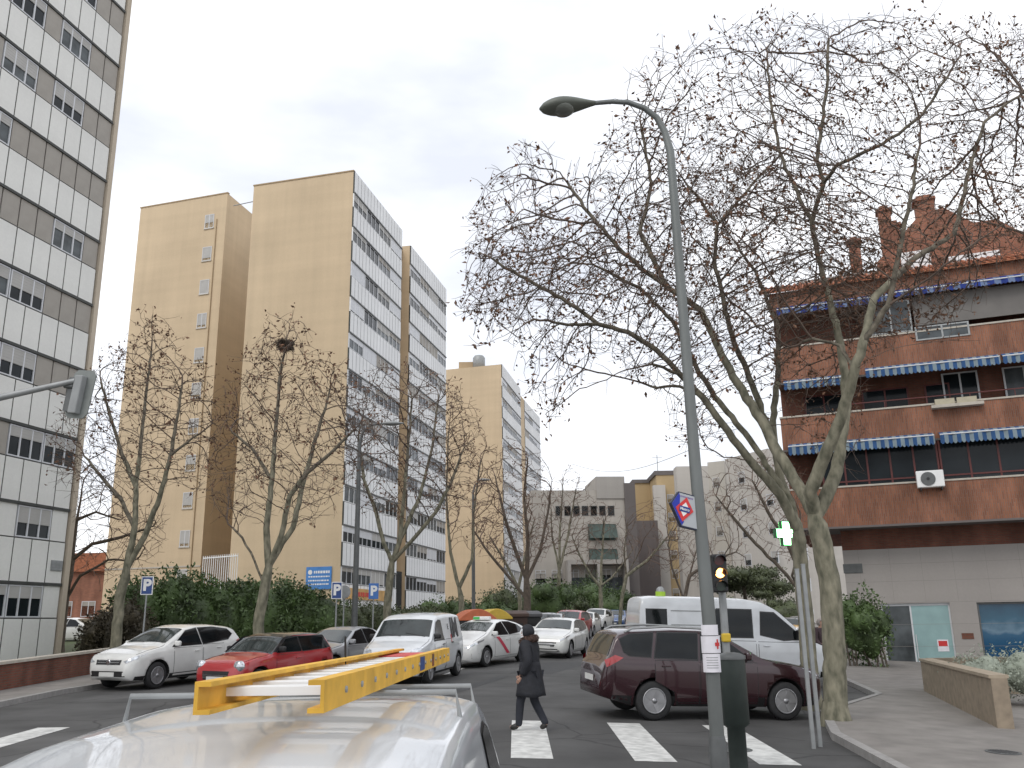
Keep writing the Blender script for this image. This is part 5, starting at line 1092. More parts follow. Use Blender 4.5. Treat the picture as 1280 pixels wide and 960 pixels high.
    for lw in ([sp['low']] if kind != 'taxi' else [sp['low'], [(-a_, b_) for a_, b_ in sp['low']]]): patch('lower_intake', lw, lambda y, z: g.front(y, z, .008), M['black'])
    zpl = sp['low'][2][1]+.0; pz = .42 if kind != 'big_van' else .62
    c = g.front(0, pz); pb_ = MB(); pb_.box(-.26, .26, c[1]+.012, c[1]+.022, pz-.055, pz+.055); pb_.build('number_plate', M['plate'], root)
    c = g.rear(0, .72); pb_ = MB(); pb_.box(-.26, .26, c[1]-.03, c[1]-.012, .665, .775); pb_.build('number_plate', M['plate'], root)
    if detail > 0:
        s0 = sp['ws'][0]-.06; hs = MB()
        for sg in (-1, 1):   # bonnet shut line and wiper
            pts = [g.top(t, sg*(g.edge(t)[1]-.07), .002) for t in np.linspace(.25, s0, 10)]; hs.tube(pts, .005, 4)
        hs.build('bonnet_seam', M['black'], root); wp_ = MB()
        for k in (-1, 1): wp_.tube([g.top(s0+.05, .35*k-.3, .012), g.top(s0+.14, .35*k+.28, .014)], .009, 4)
        wp_.build('wiper', M['black'], root)
    for wbp in sp['wb']:
        for sg in (-1, 1):
            t_, rm = wheel_meshes(sp['r']); xw = g.wp(wbp)-.115
            w = link_mesh('wheel', t_, root, (sg*xw, L/2-wbp, sp['r']), (0, 0, 0 if sg > 0 else math.pi)); link_mesh('rim', rm, w)
    if sp.get('roofblack'): patch('black_roof', [(1.66, -g.edge(1.7)[1]+.003), (1.66, g.edge(1.7)[1]-.003), (3.25, g.edge(3.2)[1]-.003), (3.25, -g.edge(3.2)[1]+.003)], lambda t, y: g.top(t, y, .006), P_['black']); patch('windscreen_trim', [(1.06, -g.edge(1.06)[1]+.005), (1.06, g.edge(1.06)[1]-.005), (1.70, g.edge(1.7)[1]-.005), (1.70, -g.edge(1.7)[1]+.005)], lambda t, y: g.top(t, y, .004), P_['black'])
    if sp.get('rails'):
        for sg in (-1, 1): m_ = MB(); m_.tube([g.top(2.35, sg*(g.edge(2.4)[1]-.06), .0), g.top(2.5, sg*(g.edge(2.5)[1]-.06), .05), g.top(3.3, sg*(g.edge(3.3)[1]-.06), .055), g.top(4.0, sg*(g.edge(4)[1]-.06), .05), g.top(4.15, sg*(g.edge(4.1)[1]-.06), 0)], .022, 8); m_.build('roof_rail', M['steel'], root)
    if kind == 'mini':
        for sg in (-1, 1): patch('pillar_trim', [(1.10, .975), (1.58, 1.31), (1.75, 1.335), (3.2, 1.32), (3.45, .99)], lambda t, z: g.side(t, z, .0035, sg), P_['black'])
    return root, g, patch
GC = 'vehicles facing the camera in the street'
Q, g, patch = make_car('crossover', 'white', 'white crossover car at the far left with a dark grille, beside the low brick wall', 'car', 216, 26.5, heading=182+22, group=GC)
cz = g.front(0, .72); m_ = MB(); m_.lathe([(.075, 0), (.075, .012), (.055, .016)], 20, c=(0, cz[1]+.01, .72), axis='y'); m_.build('badge', M['chrome'], Q)
MI, g, patch = make_car('mini', 'red', 'small red hatchback with black roof and round headlights between the white crossover and grey saloon', 'car', 338, 24.2, heading=182+24, group=GC)
SE, g, patch = make_car('sedan', 'silver', 'silver-grey saloon car parked behind the small red hatchback', 'car', 425, 29.0, heading=182+22, group=GC)
KA, g, patch = make_car('small_van', 'van', 'white compact van with big black lettering on its rear side panel', 'van', 519, 26.5, heading=182+10, group=GC, name='van')
# lettering on the van's side (its left side = local x -)
lt_ = text_mesh('lettering', 'IM', .78, .004, M['black'], KA, Matrix.Identity(4), bold=.012)
g_ = g
mw = None
def wrap_side(o, g, s_c, z_c, sg, slant=0):
    for v in o.data.vertices:
        x, y = v.co.x, v.co.y; t = s_c+x*(1 if sg < 0 else -1)+slant*y; z = z_c+y; q = g.side(t, z, .012+v.co.z, sg); v.co = q
    o.matrix_local = Matrix.Identity(4)
wrap_side(lt_, g, 3.22, 1.36, -1, .18)
l2 = text_mesh('lettering', 'I', .30, .003, M['red'], KA, Matrix.Identity(4), bold=.012); wrap_side(l2, g, 2.75, 1.08, -1, .25)
l3 = text_mesh('lettering', 'E', .22, .003, M['black'], KA, Matrix.Identity(4)); wrap_side(l3, g, 2.62, 1.42, -1, 0)
TX, g, patch = make_car('taxi', 'taxi_white', 'white taxi with a diagonal red stripe on its door and a green roof lamp', 'taxi', 604, 32.5, heading=182+24, group=GC, name='taxi')
for sg in (-1, 1):
    patch('red_stripe', [(1.55, .93), (1.78, .93), (2.52, .36), (2.30, .36)], lambda t, z: g.side(t, z, .012, sg), mat('taxi_red', (.50, .02, .06), .35, .08, 4))
c = g.top(2.15, 0, 0); m_ = MB(); m_.box(-.32, .32, c[1]-.09, c[1]+.09, c[2]+.01, c[2]+.13); s_ = bevel(m_.build('roof_sign', M['white'], TX), .03); m_ = MB(); m_.box(.05, .3, c[1]-.08, c[1]+.095, c[2]+.03, c[2]+.12); m_.build('green_lamp', mat('taxi_green', (.08, .5, .12), .4, .05, 3), s_)
FO, g, patch = make_car('hatch', 'white', 'white hatchback with dark lower grille behind the walking person', 'car', 696, 37.5, heading=182+15, group=GC)
make_car('crossover', 'red', 'red car waiting behind the white hatchback', 'car', 712, 53, heading=182+16, group=GC, detail=1)
make_car('hatch', 'silver', 'pale grey car just left of the red one, behind the dark bins', 'car', 686, 50, heading=182+8, group=GC, detail=1)
make_car('hatch', 'white', 'small white car half hidden behind the red one', 'car', 729, 59, heading=182+12, group=GC, detail=1)
make_car('crossover', 'white', 'high white car beside the blue one further up the hill', 'car', 746, 68, heading=182+16, group=GC, detail=1)
make_car('hatch', 'blue', 'blue car furthest right in the queue', 'car', 771, 76, heading=182+12, group=GC, detail=1)
SU, g, patch = make_car('suv', 'maroon', 'dark maroon family car crossing in front of the white van, seen from its rear side', 'car', 868, 19.2, heading=78)
BV, g, patch = make_car('big_van', 'van', 'large white high-roofed van behind the maroon car, facing right', 'van', 905, 26.3, heading=84, name='van')
for z0, z1 in ((1.95, 1.98), (1.58, 1.61)): 
    for sg in (-1, 1): patch('panel_crease', [(3.5, z0), (4.6, z0), (4.6, z1), (3.5, z1)], lambda t, z: g.side(t, z, .006, sg), M['steel'])
m_ = MB(); m_.lathe([(.14, 2.33), (.14, 2.47)], 16, 0, c=(0, -1.9, 0)); m_.lathe([(.125, 2.47), (.115, 2.54), (.06, 2.60), (0, 2.61)], 16, 1, c=(0, -1.9, 0)); m_.build('beacon', [mat('lime_band', (.35, .55, .04), .5, .05, 3), M['steel']], BV)
make_car('hatch', 'white', 'white car half hidden behind the bare trees left of the long brownish hedge', 'car', 102, 55, heading=100, detail=1)
make_car('sedan', 'dark', 'dark car beside the white one behind the lawn at far left', 'car', 84, 62, heading=100, detail=1)
G2 = 'cars parked in the right-hand street'
make_car('hatch', 'silver', 'pale car parked highest up the right-hand street', 'car', 993, 82, heading=200, detail=1, group=G2)
make_car('hatch', 'dark', 'dark car in the right-hand street between van cab and tree trunk', 'car', 999, 64, heading=200, detail=1, group=G2)
P_['yellow'] = paint('car_yellow', (.55, .30, .03)); make_car('mini', 'yellow', 'yellow car just above the bonnet of the large white van', 'car', 985, 60, heading=200, detail=1, group=G2)
# service van in front of the camera carrying the ladder
LV, g, patch = make_car('small_van', 'van', 'white compact van with a roof rack under the yellow ladder, nearest the camera', 'van', X=-.95, Y=4.7, heading=1, name='van')
LV.location.z -= .06
rk = MB()
for t in (1.75, 2.7):
    z = g.zt(t); rk = MB(); rk.tube([(-.72, g.L/2-t, z-.07), (-.70, g.L/2-t, z+.05), (.70, g.L/2-t, z+.05), (.72, g.L/2-t, z-.07)], .012, 8); rk.build('rack_bar', M['steel'], LV)
an = MB(); q = g.top(1.66, .02, 0); an.tube([q, (q[0], q[1]-.05, q[2]+.34)], .006, 6); an.build('aerial', M['black'], LV)
# ladder
pA = at(497, 815, 7.1); pB = at(562, 818, 7.1); z_ = 1.93; xl, xr = pA[0], pB[0]
LD = thing('ladder', 'yellow ladder with white and red rungs lying on the roof rack of the nearest van', 'ladder', ((xl+xr)/2, 7.1, z_)); LD.rotation_euler = (-.004, 0, R_(-1.0)); hw = (xr-xl)/2
for sg in (-1, 1):
    m_ = MB(); x0 = sg*hw
    prof = [(x0, .0), (x0-sg*.05, .0), (x0-sg*.05, .014), (x0-sg*.012, .014), (x0-sg*.012, .080), (x0-sg*.05, .080), (x0-sg*.05, .095), (x0, .095)]
    m_.prism(prof, -4.25, 0, axis='y'); rl_ = m_.build('rail', M['yellow'], LD); m_ = MB(); m_.lathe([(.011, 0), (.011, sg*.006), (.0, sg*.008)], 8, axis='x'); rv = m_.mesh('rivet', M['steel'])
    for i in range(14): link_mesh('rivet', rv, rl_, (x0, -.16-i*.29, .048))

for i in range(14):
    m_ = MB(); y = -.16-i*.29; m_.box(-hw+.012, hw-.012, y-.06, y+.06, .035, .062); m_.build('rung', M['white'] if i > 2 else mat('red_rung_paint', (.55, .06, .06), .5, .1, 8) if i == 0 else (M['white'] if i > 2 else bpy.data.materials['red_rung_paint']), LD)
m_ = MB(); m_.box(-hw+.012, hw-.012, -.95, -.12, .062, .068); m_.build('red_sheet', bpy.data.materials['red_rung_paint'], LD)
for y, w in ((-1.75, .10), (-1.18, .05)):
    m_ = MB(); m_.box(hw, hw+.003, y-w, y+w, .012, .085); m_.build('sticker', M['blue_sign'] if w > .06 else M['brick_wall'], LD)

# ------------------------------------------------------------ street furniture
def post(mb, x, y, z0, z1, r, n=10, mi=0): mb.tube([(x, y, z0), (x, y, z1)], r, n, mi)
# lamp post
lb = at(888, 800, 12); lx = lb[0]; base = (lx, 12, gz(lx, 12)); LP = thing('street_lamp', 'tall grey steel street lamp with curved neck and oval head, carrying the metro sign', 'street lamp', base)
top = at(838, 190, 12)[2]-base[2]; xe = at(745, 128, 12.0)[0]-lx; hz_ = at(745, 128, 12)[2]-base[2]
m_ = MB(); crv = [(0, 0, -.1), (0, 0, 1.2), (0, 0, 4), (0, 0, top-.6)]
x_t = at(838, 190, 12)[0]-lx; lean = x_t/top
pts = [(0, 0, -.1), (0, 0, 2.0), (lean*4, 0, 4), (lean*6, 0, 6), (x_t, 0, top)]
arc = [at(831, 165, 12), at(821, 147, 12), at(805, 135, 12), at(785, 128, 12), at(765, 127, 12), at(742, 129, 12)]
pts += [(a[0]-lx, 0, a[2]-base[2]) for a in arc]; rad = [.092, .090, .080, .072, .060, .052, .047, .043, .039, .036, .034]
m_.tube(pts, rad, 16); m_.build('post', M['lampsteel'], LP)
m_ = MB(); m_.tube([(0, 0, -.05), (0, 0, .5), (0, 0, .58)], [.115, .11, .095], 16); m_.build('base_sleeve', M['steel_dark'], LP)
hA = at(744, 129, 12); hB = at(674, 134, 12); hm = MB(); n = 14; vs = []
for i in range(n+1):
    t = i/n; p = hA+(hB-hA)*t; w = .05+.165*math.sin(math.pi*min(1, t*.98+.02)**1.5)**.8 if i < n else .02; hh = w*.62
    for j in range(16): a = 2*math.pi*j/16; vs.append((p[0]-lx, math.cos(a)*w*.9, p[2]-base[2]+math.sin(a)*hh*(1 if math.sin(a) > 0 else .8)-.03*t))
hm.add(vs, [(i*16+j, i*16+(j+1) % 16, (i+1)*16+(j+1) % 16, (i+1)*16+j) for i in range(n) for j in range(16)]+[tuple(range(16)), tuple(range(n*16, n*16+16))], 0, True)
hd = hm.build('lamp_head', mat('lamp_housing', (.11, .12, .10), .5, .15, 5), LP)
hm = MB(); p = hA+(hB-hA)*.58; vs = []
hm.lathe([(.0, -.125), (.12, -.115), (.165, -.08), (.175, -.03)], 18, c=(p[0]-lx, 0, p[2]-base[2]-.02)); hm.build('lamp_bowl', mat('bowl_glass', (.16, .17, .15), .2, .1, 5), hd)
# posters wrapped round the post
def sheet_on_post(nm, z0, z1, r, a0, a1, m, parent, off=.0):
    v = []; k = 10
    for i in range(k+1): a = R_(a0+(a1-a0)*i/k); v += [(math.cos(a)*r, math.sin(a)*r, z0), (math.cos(a)*r, math.sin(a)*r, z1)]
    mb = MB(); mb.add(v, [(2*i, 2*i+2, 2*i+3, 2*i+1) for i in range(k)], 0, True); return mb.build(nm, m, parent)
zz = lambda y: at(888, y, 12)[2]-base[2]
GP = 'paper notices taped round the lamp post'
ps = []
for i, (ya, yb, rr, a0, a1, lab) in enumerate(((781, 794, .119, 195, 318, 'small blank white notice, topmost of the papers on the lamp post'), (795, 816, .121, 180, 340, 'white notice with a red cross taped round the lamp post'), (817, 840, .119, 188, 322, 'lowest white paper notice on the lamp post'))):
    o = sheet_on_post('notice', zz(yb), zz(ya), rr, a0, a1, M['paper'], None); o.location = base; tag(o, lab, 'notice', GP); ps.append(o)
for (za, zb_, a0, a1) in ((799, 811, 296, 308), (803, 807.5, 284, 320)): sheet_on_post('red_cross', zz(zb_), zz(za), .1235 if a1-a0 > 20 else .1245, a0, a1, M['red'], ps[1])
for k in range(5): sheet_on_post('printed_line', zz(822+k*3.2), zz(821.2+k*3.2), .1205, 225, 300, M['steel'], ps[2])
# metro sign: five-sided board
ms = at(855, 640, 11.95); tip = at(834, 630, 12.02); MS = thing('metro_sign', 'five-sided underground station sign with a red diamond, fixed to the lamp post', 'sign', tuple(ms))
c5 = [at(848.5, 614, 11.9), at(873.5, 621, 11.95), at(876, 664, 11.95), at(852, 658, 11.9), tip]
c5 = [np.array(c)-ms for c in c5]; xa = c5[1]-c5[0]; xa /= np.linalg.norm(xa); za_ = (c5[3]-c5[0]); za_ -= xa*xa.dot(za_); za_ = -za_/np.linalg.norm(za_); nn = np.cross(xa, za_)
if nn[1] > 0: nn = -nn
to2 = lambda p: (float(p@xa), float(p@za_))
p2 = [to2(c) for c in c5]; Bz = lambda u, v, d: tuple(xa*u+za_*v+nn*d)
def plate(nm, poly, d0, d1, m, parent):
    n = len(poly); mb = MB(); mb.add([Bz(a, b, d0) for a, b in poly]+[Bz(a, b, d1) for a, b in poly], [tuple(range(n)), tuple(reversed(range(n, 2*n)))]+[(i, i+n, (i+1) % n+n, (i+1) % n) for i in range(n)]); return mb.build(nm, m, parent)
cc = (sum(p[0] for p in p2)/5, sum(p[1] for p in p2)/5); sc = lambda pl_, k: [(cc[0]+(a-cc[0])*k, cc[1]+(b-cc[1])*k) for a, b in pl_]
plate('frame', p2, -.05, .03, mat('sign_frame', (.015, .02, .05), .45, .1, 4), MS); face = plate('sign_face', sc(p2, .93), .03, .034, mat('sign_grey_white', (.42, .44, .46), .5, .05, 4), MS)
i2 = sc(p2, .93); plate('blue_field', [i2[0], (i2[0][0]+.02, i2[0][1]-.05), (i2[0][0]+.045, (i2[0][1]+i2[3][1])/2), (i2[3][0]+.02, i2[3][1]+.05), i2[3], i2[4]], .034, .038, mat('sign_royal_blue', (.01, .03, .36), .45, .05, 3), face)
dc = to2(np.array(at(855, 637, 11.93))-ms); Hh, Ww = .165, .125
def diamond(h, w): return [(dc[0]-w, dc[1]), (dc[0], dc[1]+h), (dc[0]+w, dc[1]), (dc[0], dc[1]-h)]
d_ = plate('red_diamond', diamond(Hh, Ww), .038, .042, mat('metro_red', (.62, .03, .03), .45, .05, 3), face); plate('white_diamond', diamond(Hh*.58, Ww*.58), .042, .045, M['white'], d_)
bar = [(dc[0]-.075, dc[1]-.036), (dc[0]+.075, dc[1]-.036), (dc[0]+.075, dc[1]+.036), (dc[0]-.075, dc[1]+.036)]; plate('blue_bar', bar, .045, .049, mat('bar_blue', (.01, .04, .22), .45, .05, 3), d_)
mt = Matrix(((xa[0], za_[0], nn[0], 0), (xa[1], za_[1], nn[1], 0), (xa[2], za_[2], nn[2], 0), (0, 0, 0, 1)))
mt.translation = Vector(Bz(dc[0], dc[1], .051)); text_mesh('lettering', 'Metro', .052, .001, M['white'], face, mt, bold=.0008)
mb = MB(); rg = random.Random(4); u = -.015
tl = to2(c5[0]); 
while u < .165:
    w = rg.uniform(.009, .016); v0 = -.055-u*.0; mb.add([Bz(tl[0]+.035+u, tl[1]+v0-.010, .036), Bz(tl[0]+.035+u+w, tl[1]+v0-.010, .036), Bz(tl[0]+.035+u+w, tl[1]+v0+.012, .036), Bz(tl[0]+.035+u, tl[1]+v0+.012, .036)], [(0, 1, 2, 3)]); u += w+.006
br_ = to2(c5[2])
mb.build('small_lettering', mat('violet_print', (.18, .12, .30), .6, .05, 4), face)
mb = MB(); mb.add([Bz(br_[0]+a, br_[1]+b, .036) for a, b in ((-.06, .05), (-.025, .05), (-.025, .10), (-.06, .10))], [(0, 1, 2, 3)]); mb.build('line_number', mat('pink_print', (.5, .2, .35), .6, .05, 4), face)
mb = MB()
for vv in (.12, -.12): mb.box(.02, lx-ms[0], .02, .06, vv-.02, vv+.02)
mb.build('bracket', M['steel_dark'], MS)
# pedestrian / vehicle signal on its own pole behind the lamp post
sp0 = at(907, 800, 13.2); SG = thing('traffic_light', 'small black traffic light with a lit amber lamp beside the lamp post', 'traffic light', (sp0[0], 13.2, gz(sp0[0], 13.2)))
bz = SG.location.z; m_ = MB(); zt1 = at(898, 740, 13.2)[2]-bz; m_.tube([(0, 0, -.1), (0, 0, zt1+.35)], .055, 10); m_.build('pole', M['steel'], SG)
m_ = MB(); zb1 = zt1-.01; h_ = at(898, 694, 13.2)[2]-at(898, 741, 13.2)[2]; xo = at(894.5, 718, 13.2)[0]-sp0[0]+.015
m_.box(xo-.105, xo+.105, -.22, -.06, zb1, zb1+h_); hd = bevel(m_.build('housing', M['black'], SG), .02)
for k, mm in enumerate((mat('red_lens_off', (.10, .01, .01), .3, .1, 6), None, mat('green_lens_off', (.015, .035, .02), .3, .1, 6))):
    z = zb1+h_*(5-2*k)/6; r = h_*.135; m_ = MB(); m_.tube([(xo, -.22, z), (xo, -.225, z)], r, 18); 
    if mm: m_.build('lens', mm, hd)
    else:
        m_.build('lens', mat('amber_lens', (.25, .07, .01), .3, .1, 6), hd)
        e = MB(); pts = [(xo+math.cos(a)*r*.95, -.229, z+math.sin(a)*r*.95) for a in np.linspace(R_(50), R_(330), 16)]; e.add(pts+[(xo+r*.28, -.229, z-r*.05)], [(16, i, i+1) for i in range(15)]); am = mat('amber_glow', (1.0, .42, .10), .5, 0, emis=5.0); e.build('lit_lamp', am, hd)
    m_ = MB(); v = []; kk = 12
    for i in range(kk+1): a = R_(-10+200*i/kk); v += [(xo+math.cos(a)*r*1.12, -.22, z+math.sin(a)*r*1.12), (xo+math.cos(a)*r*1.12, -.34, z+math.sin(a)*r*1.06-.01)]
    m_.add(v, [(2*i, 2*i+1, 2*i+3, 2*i+2) for i in range(kk)], 0, True); m_.build('visor', M['black'], hd)
zc = at(910, 797, 13.2)[2]-bz; m_ = MB(); m_.box(-.06, .06, -.09, .02, zc-.06, zc+.06); bevel(m_.build('push_button_box', mat('button_yellow', (.62, .42, .03), .5, .05, 3), SG), .02)
# litter bin at its foot
b0 = at(911, 830, 12.9); BN = thing('litter_bin', 'dark grey-green cylindrical bin at the foot of the traffic light pole', 'litter bin', (b0[0], 12.9, gz(b0[0], 12.9))); zt_b = at(911, 816, 12.9)[2]-BN.location.z; rb_ = .185
m_ = MB(); m_.lathe([(.12, 0), (.12, zt_b-.95), (rb_, zt_b-.9), (rb_, zt_b-.08)], 20); m_.build('body', mat('bin_green', (.035, .045, .04), .5, .15, 5), BN); m_ = MB(); m_.lathe([(rb_+.012, zt_b-.08), (rb_+.012, zt_b-.03), (.12, zt_b), (.06, zt_b+.01)], 20); m_.build('lid', M['steel_dark'], BN)
BN.location.y = 12.75
# two bare steel posts near the plane tree
for i, (px, yt, lab) in enumerate(((997.5, 712, 'left of two plain thin steel posts beside the plane tree trunk'), (1006, 705, 'right of two plain thin steel posts beside the plane tree trunk'))):
    p = at(px+11, 845, 15.2+i*.2); zt_p = at(px, yt, 15.2)[2]; m_ = MB(); m_.box(-.03, .03, -.022, .022, -.1, zt_p-gz(p[0], 15.2)); m_.box(-.034, .034, -.026, .026, zt_p-gz(p[0], 15.2), zt_p-gz(p[0], 15.2)+.015)
    o = m_.build('steel_post', M['steel'], loc=(p[0], 15.2+i*.2, gz(p[0], 15.2))); tag(o, lab, 'post', 'thin steel posts by the tree')
# pharmacy cross on a pole
p = at(981, 667, 27); PC = thing('pharmacy_cross', 'bright green lit cross on a pole behind the plane tree trunk', 'sign', (p[0]+.42, 27, gz(p[0], 27)+.1)); cz = p[2]-PC.location.z; s = .34
def crossm(k, d0, d1): a = s*k; b = s*.36*k; m_ = MB(); m_.prism([(-b, -a), (b, -a), (b, -b), (a, -b), (a, b), (b, b), (b, a), (-b, a), (-b, b), (-a, b), (-a, -b), (-b, -b)], d0, d1, axis='y'); return m_
m_ = crossm(1.08, -.07, .07); o = m_.build('casing', mat('cross_casing', (.02, .12, .04), .4, .1, 4), PC, loc=(-.42, 0, cz)); o.rotation_euler = (0, 0, R_(22))
gl = mat('green_neon', (.25, 1.0, .32), .5, 0, emis=5.5)
for sg in (-1, 1): m_ = crossm(1.0, sg*.071, sg*.085); q = m_.build('lit_face', gl, o)
m_ = MB(); m_.tube([(0, 0, -.1), (0, 0, cz+.1)], .03, 8); m_.tube([(0, 0, cz), (-.30, 0, cz)], .02, 6); m_.build('pole', M['steel'], PC)
# mast-arm traffic light seen from behind, top left
Ya = 16.5; xb = -11.9; MA = thing('mast_arm_signal', 'grey mast arm traffic light seen from its back, in front of the white panelled block', 'traffic light', (xb, Ya, gz(xb, Ya)+.12)); bz = MA.location.z
pe = at(84, 478, Ya); ps_ = at(0, 497, Ya); m_ = MB(); xs_ = ps_[0]-xb; zs_ = ps_[2]-bz
sl_ = (pe[2]-ps_[2])/(pe[0]-ps_[0]); m_.tube([(0, 0, -.1), (0, 0, 3.6), (0, 0, zs_-1.4), (.15, 0, zs_-.85), (.6, 0, zs_-.6), (xs_, 0, zs_), (pe[0]-xb+.15, 0, pe[2]-bz+.03)], [.11, .10, .09, .085, .08, .065, .05], 12); m_.build('mast', M['steel'], MA)
cx_, cz_ = at(96, 491, Ya)[0]-xb, at(96, 491, Ya)[2]-bz
m_ = MB(); w, h = .26, .47; q = [(-w, -h+.08), (-w+.08, -h), (w-.10, -h), (w-.02, -h+.10), (w, h-.10), (w-.08, h), (-w+.10, h), (-w+.02, h-.08)]; m_.prism(q, .10, .125, axis='y'); bd_ = m_.build('backing_board', mat('board_grey', (.20, .215, .205), .6, .1, 4), MA, loc=(cx_, 0, cz_)); bd_.rotation_euler = (0, R_(7), R_(-14))
m_ = MB(); m_.box(-.09, .09, -.05, .10, -.40, .34); hs_ = bevel(m_.build('housing', mat('housing_grey', (.27, .28, .28), .5, .1, 4), bd_), .02)
for k in range(3): m_ = MB(); m_.lathe([(.10, .13), (.10, .20), (.0, .20)], 16, c=(0, 0, -.25+.25*k), axis='y'); m_.build('lens', M['black'], bd_)
m_ = MB(); m_.box(-.24, -.12, .0, .09, -.36, .30); m_.tube([(-.30, 0, .12), (-.1, 0, .12)], .045, 10); m_.build('clamp', M['steel_dark'], bd_)
# street lamp behind the left trees
def far_lamp(px, Y, ytop, xhead, label):
    p = at(px, 780, Y); o = thing('street_lamp', label, 'street lamp', (p[0], Y, gz(p[0], Y)+.1)); H_ = at(px, ytop, Y)[2]-o.location.z; xt = at(px, ytop, Y)[0]-p[0]; xh = at(xhead, ytop, Y)[0]-p[0]
    m_ = MB(); m_.tube([(0, 0, -.1), (0, 0, H_*.5), (0, 0, H_-.9), (.12, 0, H_-.35), (.5, 0, H_-.05), (xh-.5, 0, H_)], [.13, .11, .075, .06, .05, .04], 10); m_.build('post', M['steel_dark'], o)
    m_ = MB(); n = 10; vs = []
    for i in range(n+1):
        t = i/n; w = .03+.17*math.sin(math.pi*t**.8)
        for j in range(12): a = 2*math.pi*j/12; vs.append((xh-.5+t*.95, math.cos(a)*w, H_+math.sin(a)*w*.5))
    m_.add(vs, [(i*12+j, i*12+(j+1) % 12, (i+1)*12+(j+1) % 12, (i+1)*12+j) for i in range(n) for j in range(12)], 0, True); m_.build('lamp_head', M['steel'], o); return o
far_lamp(443, 37.5, 530, 492, 'grey street lamp between the forked trees at the left, arm reaching right')
far_lamp(592, 60, 600, 606, 'slim street lamp among the bare trees before the third tan tower')
# parking signs
for i, (px, py, Y, col, lab) in enumerate(((184, 732, 30.5, 0, 'leftmost blue parking sign, beside the pale plane tree'), (421, 738, 33, 0, 'middle blue parking sign at the right end of the tall hedge'), (467, 739, 36, 1, 'rightmost paler blue parking sign beside the Y-forked tree'))):
    p = at(px, py, Y); x = p[0]; o = thing('parking_sign', lab, 'road sign', (x, Y, gz(x, Y)+.12), group='parking signs along the pavement'); z = p[2]-o.location.z
    m_ = MB(); m_.tube([(0, .02, -.1), (0, .02, z+.3)], .028, 8); m_.build('post', M['steel'], o)
    o.rotation_euler = (0, 0, R_(12)); h = .30; w = .19
    m_ = MB(); m_.box(-w, w, -.03, -.01, z-h, z+h); pn = m_.build('panel', M['white'] if not col else mat('sign_sky_blue', (.05, .16, .45), .4, .08, 4), o); m_ = MB(); m_.box(-w+.03, w-.03, -.036, -.031, z-h+.03, z+h-.03); m_.build('blue_field', M['blue_sign'] if not col else bpy.data.materials['sign_sky_blue'], pn)
    text_mesh('letter', 'P', .50, .002, M['white'], pn, Matrix.Translation((0, -.04, z))@Matrix.Rotation(R_(90), 4, 'X'), bold=.022)
m_ = MB(); rs = at(430, 740, 33.4); rsT = thing('round_sign', 'small grey round sign seen from its back next to the middle parking sign', 'road sign', (rs[0], 33.4, gz(rs[0], 33.4)+.12)); zr_ = rs[2]-rsT.location.z
m_.lathe([(.24, 0), (.24, .02)], 20, c=(0, 0, zr_), axis='y'); m_.build('disc', M['steel'], rsT); m_ = MB(); m_.tube([(0, .04, -.1), (0, .04, zr_+.2)], .025, 8); m_.build('post', M['steel'], rsT)
# recycling containers
def container(px, Y, w, h, body, lid, label, style, hd=25):
    p = at(px, 778, Y); o = thing('recycling_container', label, 'recycling bin', (p[0], Y, gz(p[0], Y)), rot=(0, 0, R_(hd)), group='recycling containers at the kerb'); m_ = MB(); w2 = w/2
    m_.add([(-w2*.9, -.5, .12), (w2*.9, -.5, .12), (w2*.9, .5, .12), (-w2*.9, .5, .12), (-w2, -.6, h*.72), (w2, -.6, h*.72), (w2, .6, h*.72), (-w2, .6, h*.72)], [(3, 2, 1, 0), (4, 5, 6, 7), (0, 1, 5, 4), (1, 2, 6, 5), (2, 3, 7, 6), (3, 0, 4, 7)])
    bevel(m_.build('body', body, o), .05); m_ = MB(); k = 8; prof = [(-.66, h*.72), (-.66, h*.76)]+[(-.66+1.3*i/k, h*.76+(h*.15)*math.sin(math.pi*(.12+.80*i/k))) for i in range(k+1)]+[(.66, h*.72)]
    if style == 'dome': prof = [(-w2-.04, h*.70)]+[(-w2-.04+(w+.08)*i/10, h*.72+h*.28*math.sin(math.pi*(.04+.92*i/10))) for i in range(11)]+[(w2+.04, h*.70)]; m_.prism(prof, -.66, .64, axis='y')
    else: m_.prism(prof, -w2-.04, w2+.04, axis='x')
    bevel(m_.build('lid', lid, o), .03)
    for sx in (-1, 1):
        for sy in (-.38, .38): q = MB(); q.lathe([(.09, -.03), (.09, .03)], 12, c=(sx*w2*.75, sy, .09), axis='x'); q.build('wheel', M['rubber'], o)
    q = MB(); q.box(-w2*.5, w2*.5, -.64, -.60, h*.5, h*.55); q.build('grab_bar', M['black'], o)
    if style != 'dome': q = MB(); q.box(-.12, .12, -.62, -.585, h*.32, h*.44); q.build('label_plate', M['plate'], o)
    return o
dk = mat('bin_dark', (.035, .035, .035), .6, .15, 4)
container(592, 43.2, 1.75, 1.72, dk, mat('orange_lid', (.52, .14, .06), .55, .15, 3), 'recycling container with a faded orange domed lid behind the taxi', 'dome', 22)
container(616, 45.2, 1.5, 1.70, dk, mat('yellow_lid', (.60, .42, .06), .55, .12, 3), 'recycling container with a yellow lid right of the orange one', 'dome', 22)
container(640, 46.6, 1.25, 1.75, mat('brown_body', (.06, .035, .028), .6, .15, 3), mat('brown_lid', (.075, .045, .035), .6, .15, 3), 'recycling container with a brown lid above the walking person', 'box', 24)
container(660, 48.4, 1.0, 1.72, dk, mat('grey_lid', (.09, .09, .095), .6, .15, 3), 'dark grey container, rightmost of the recycling bins', 'box', 24)
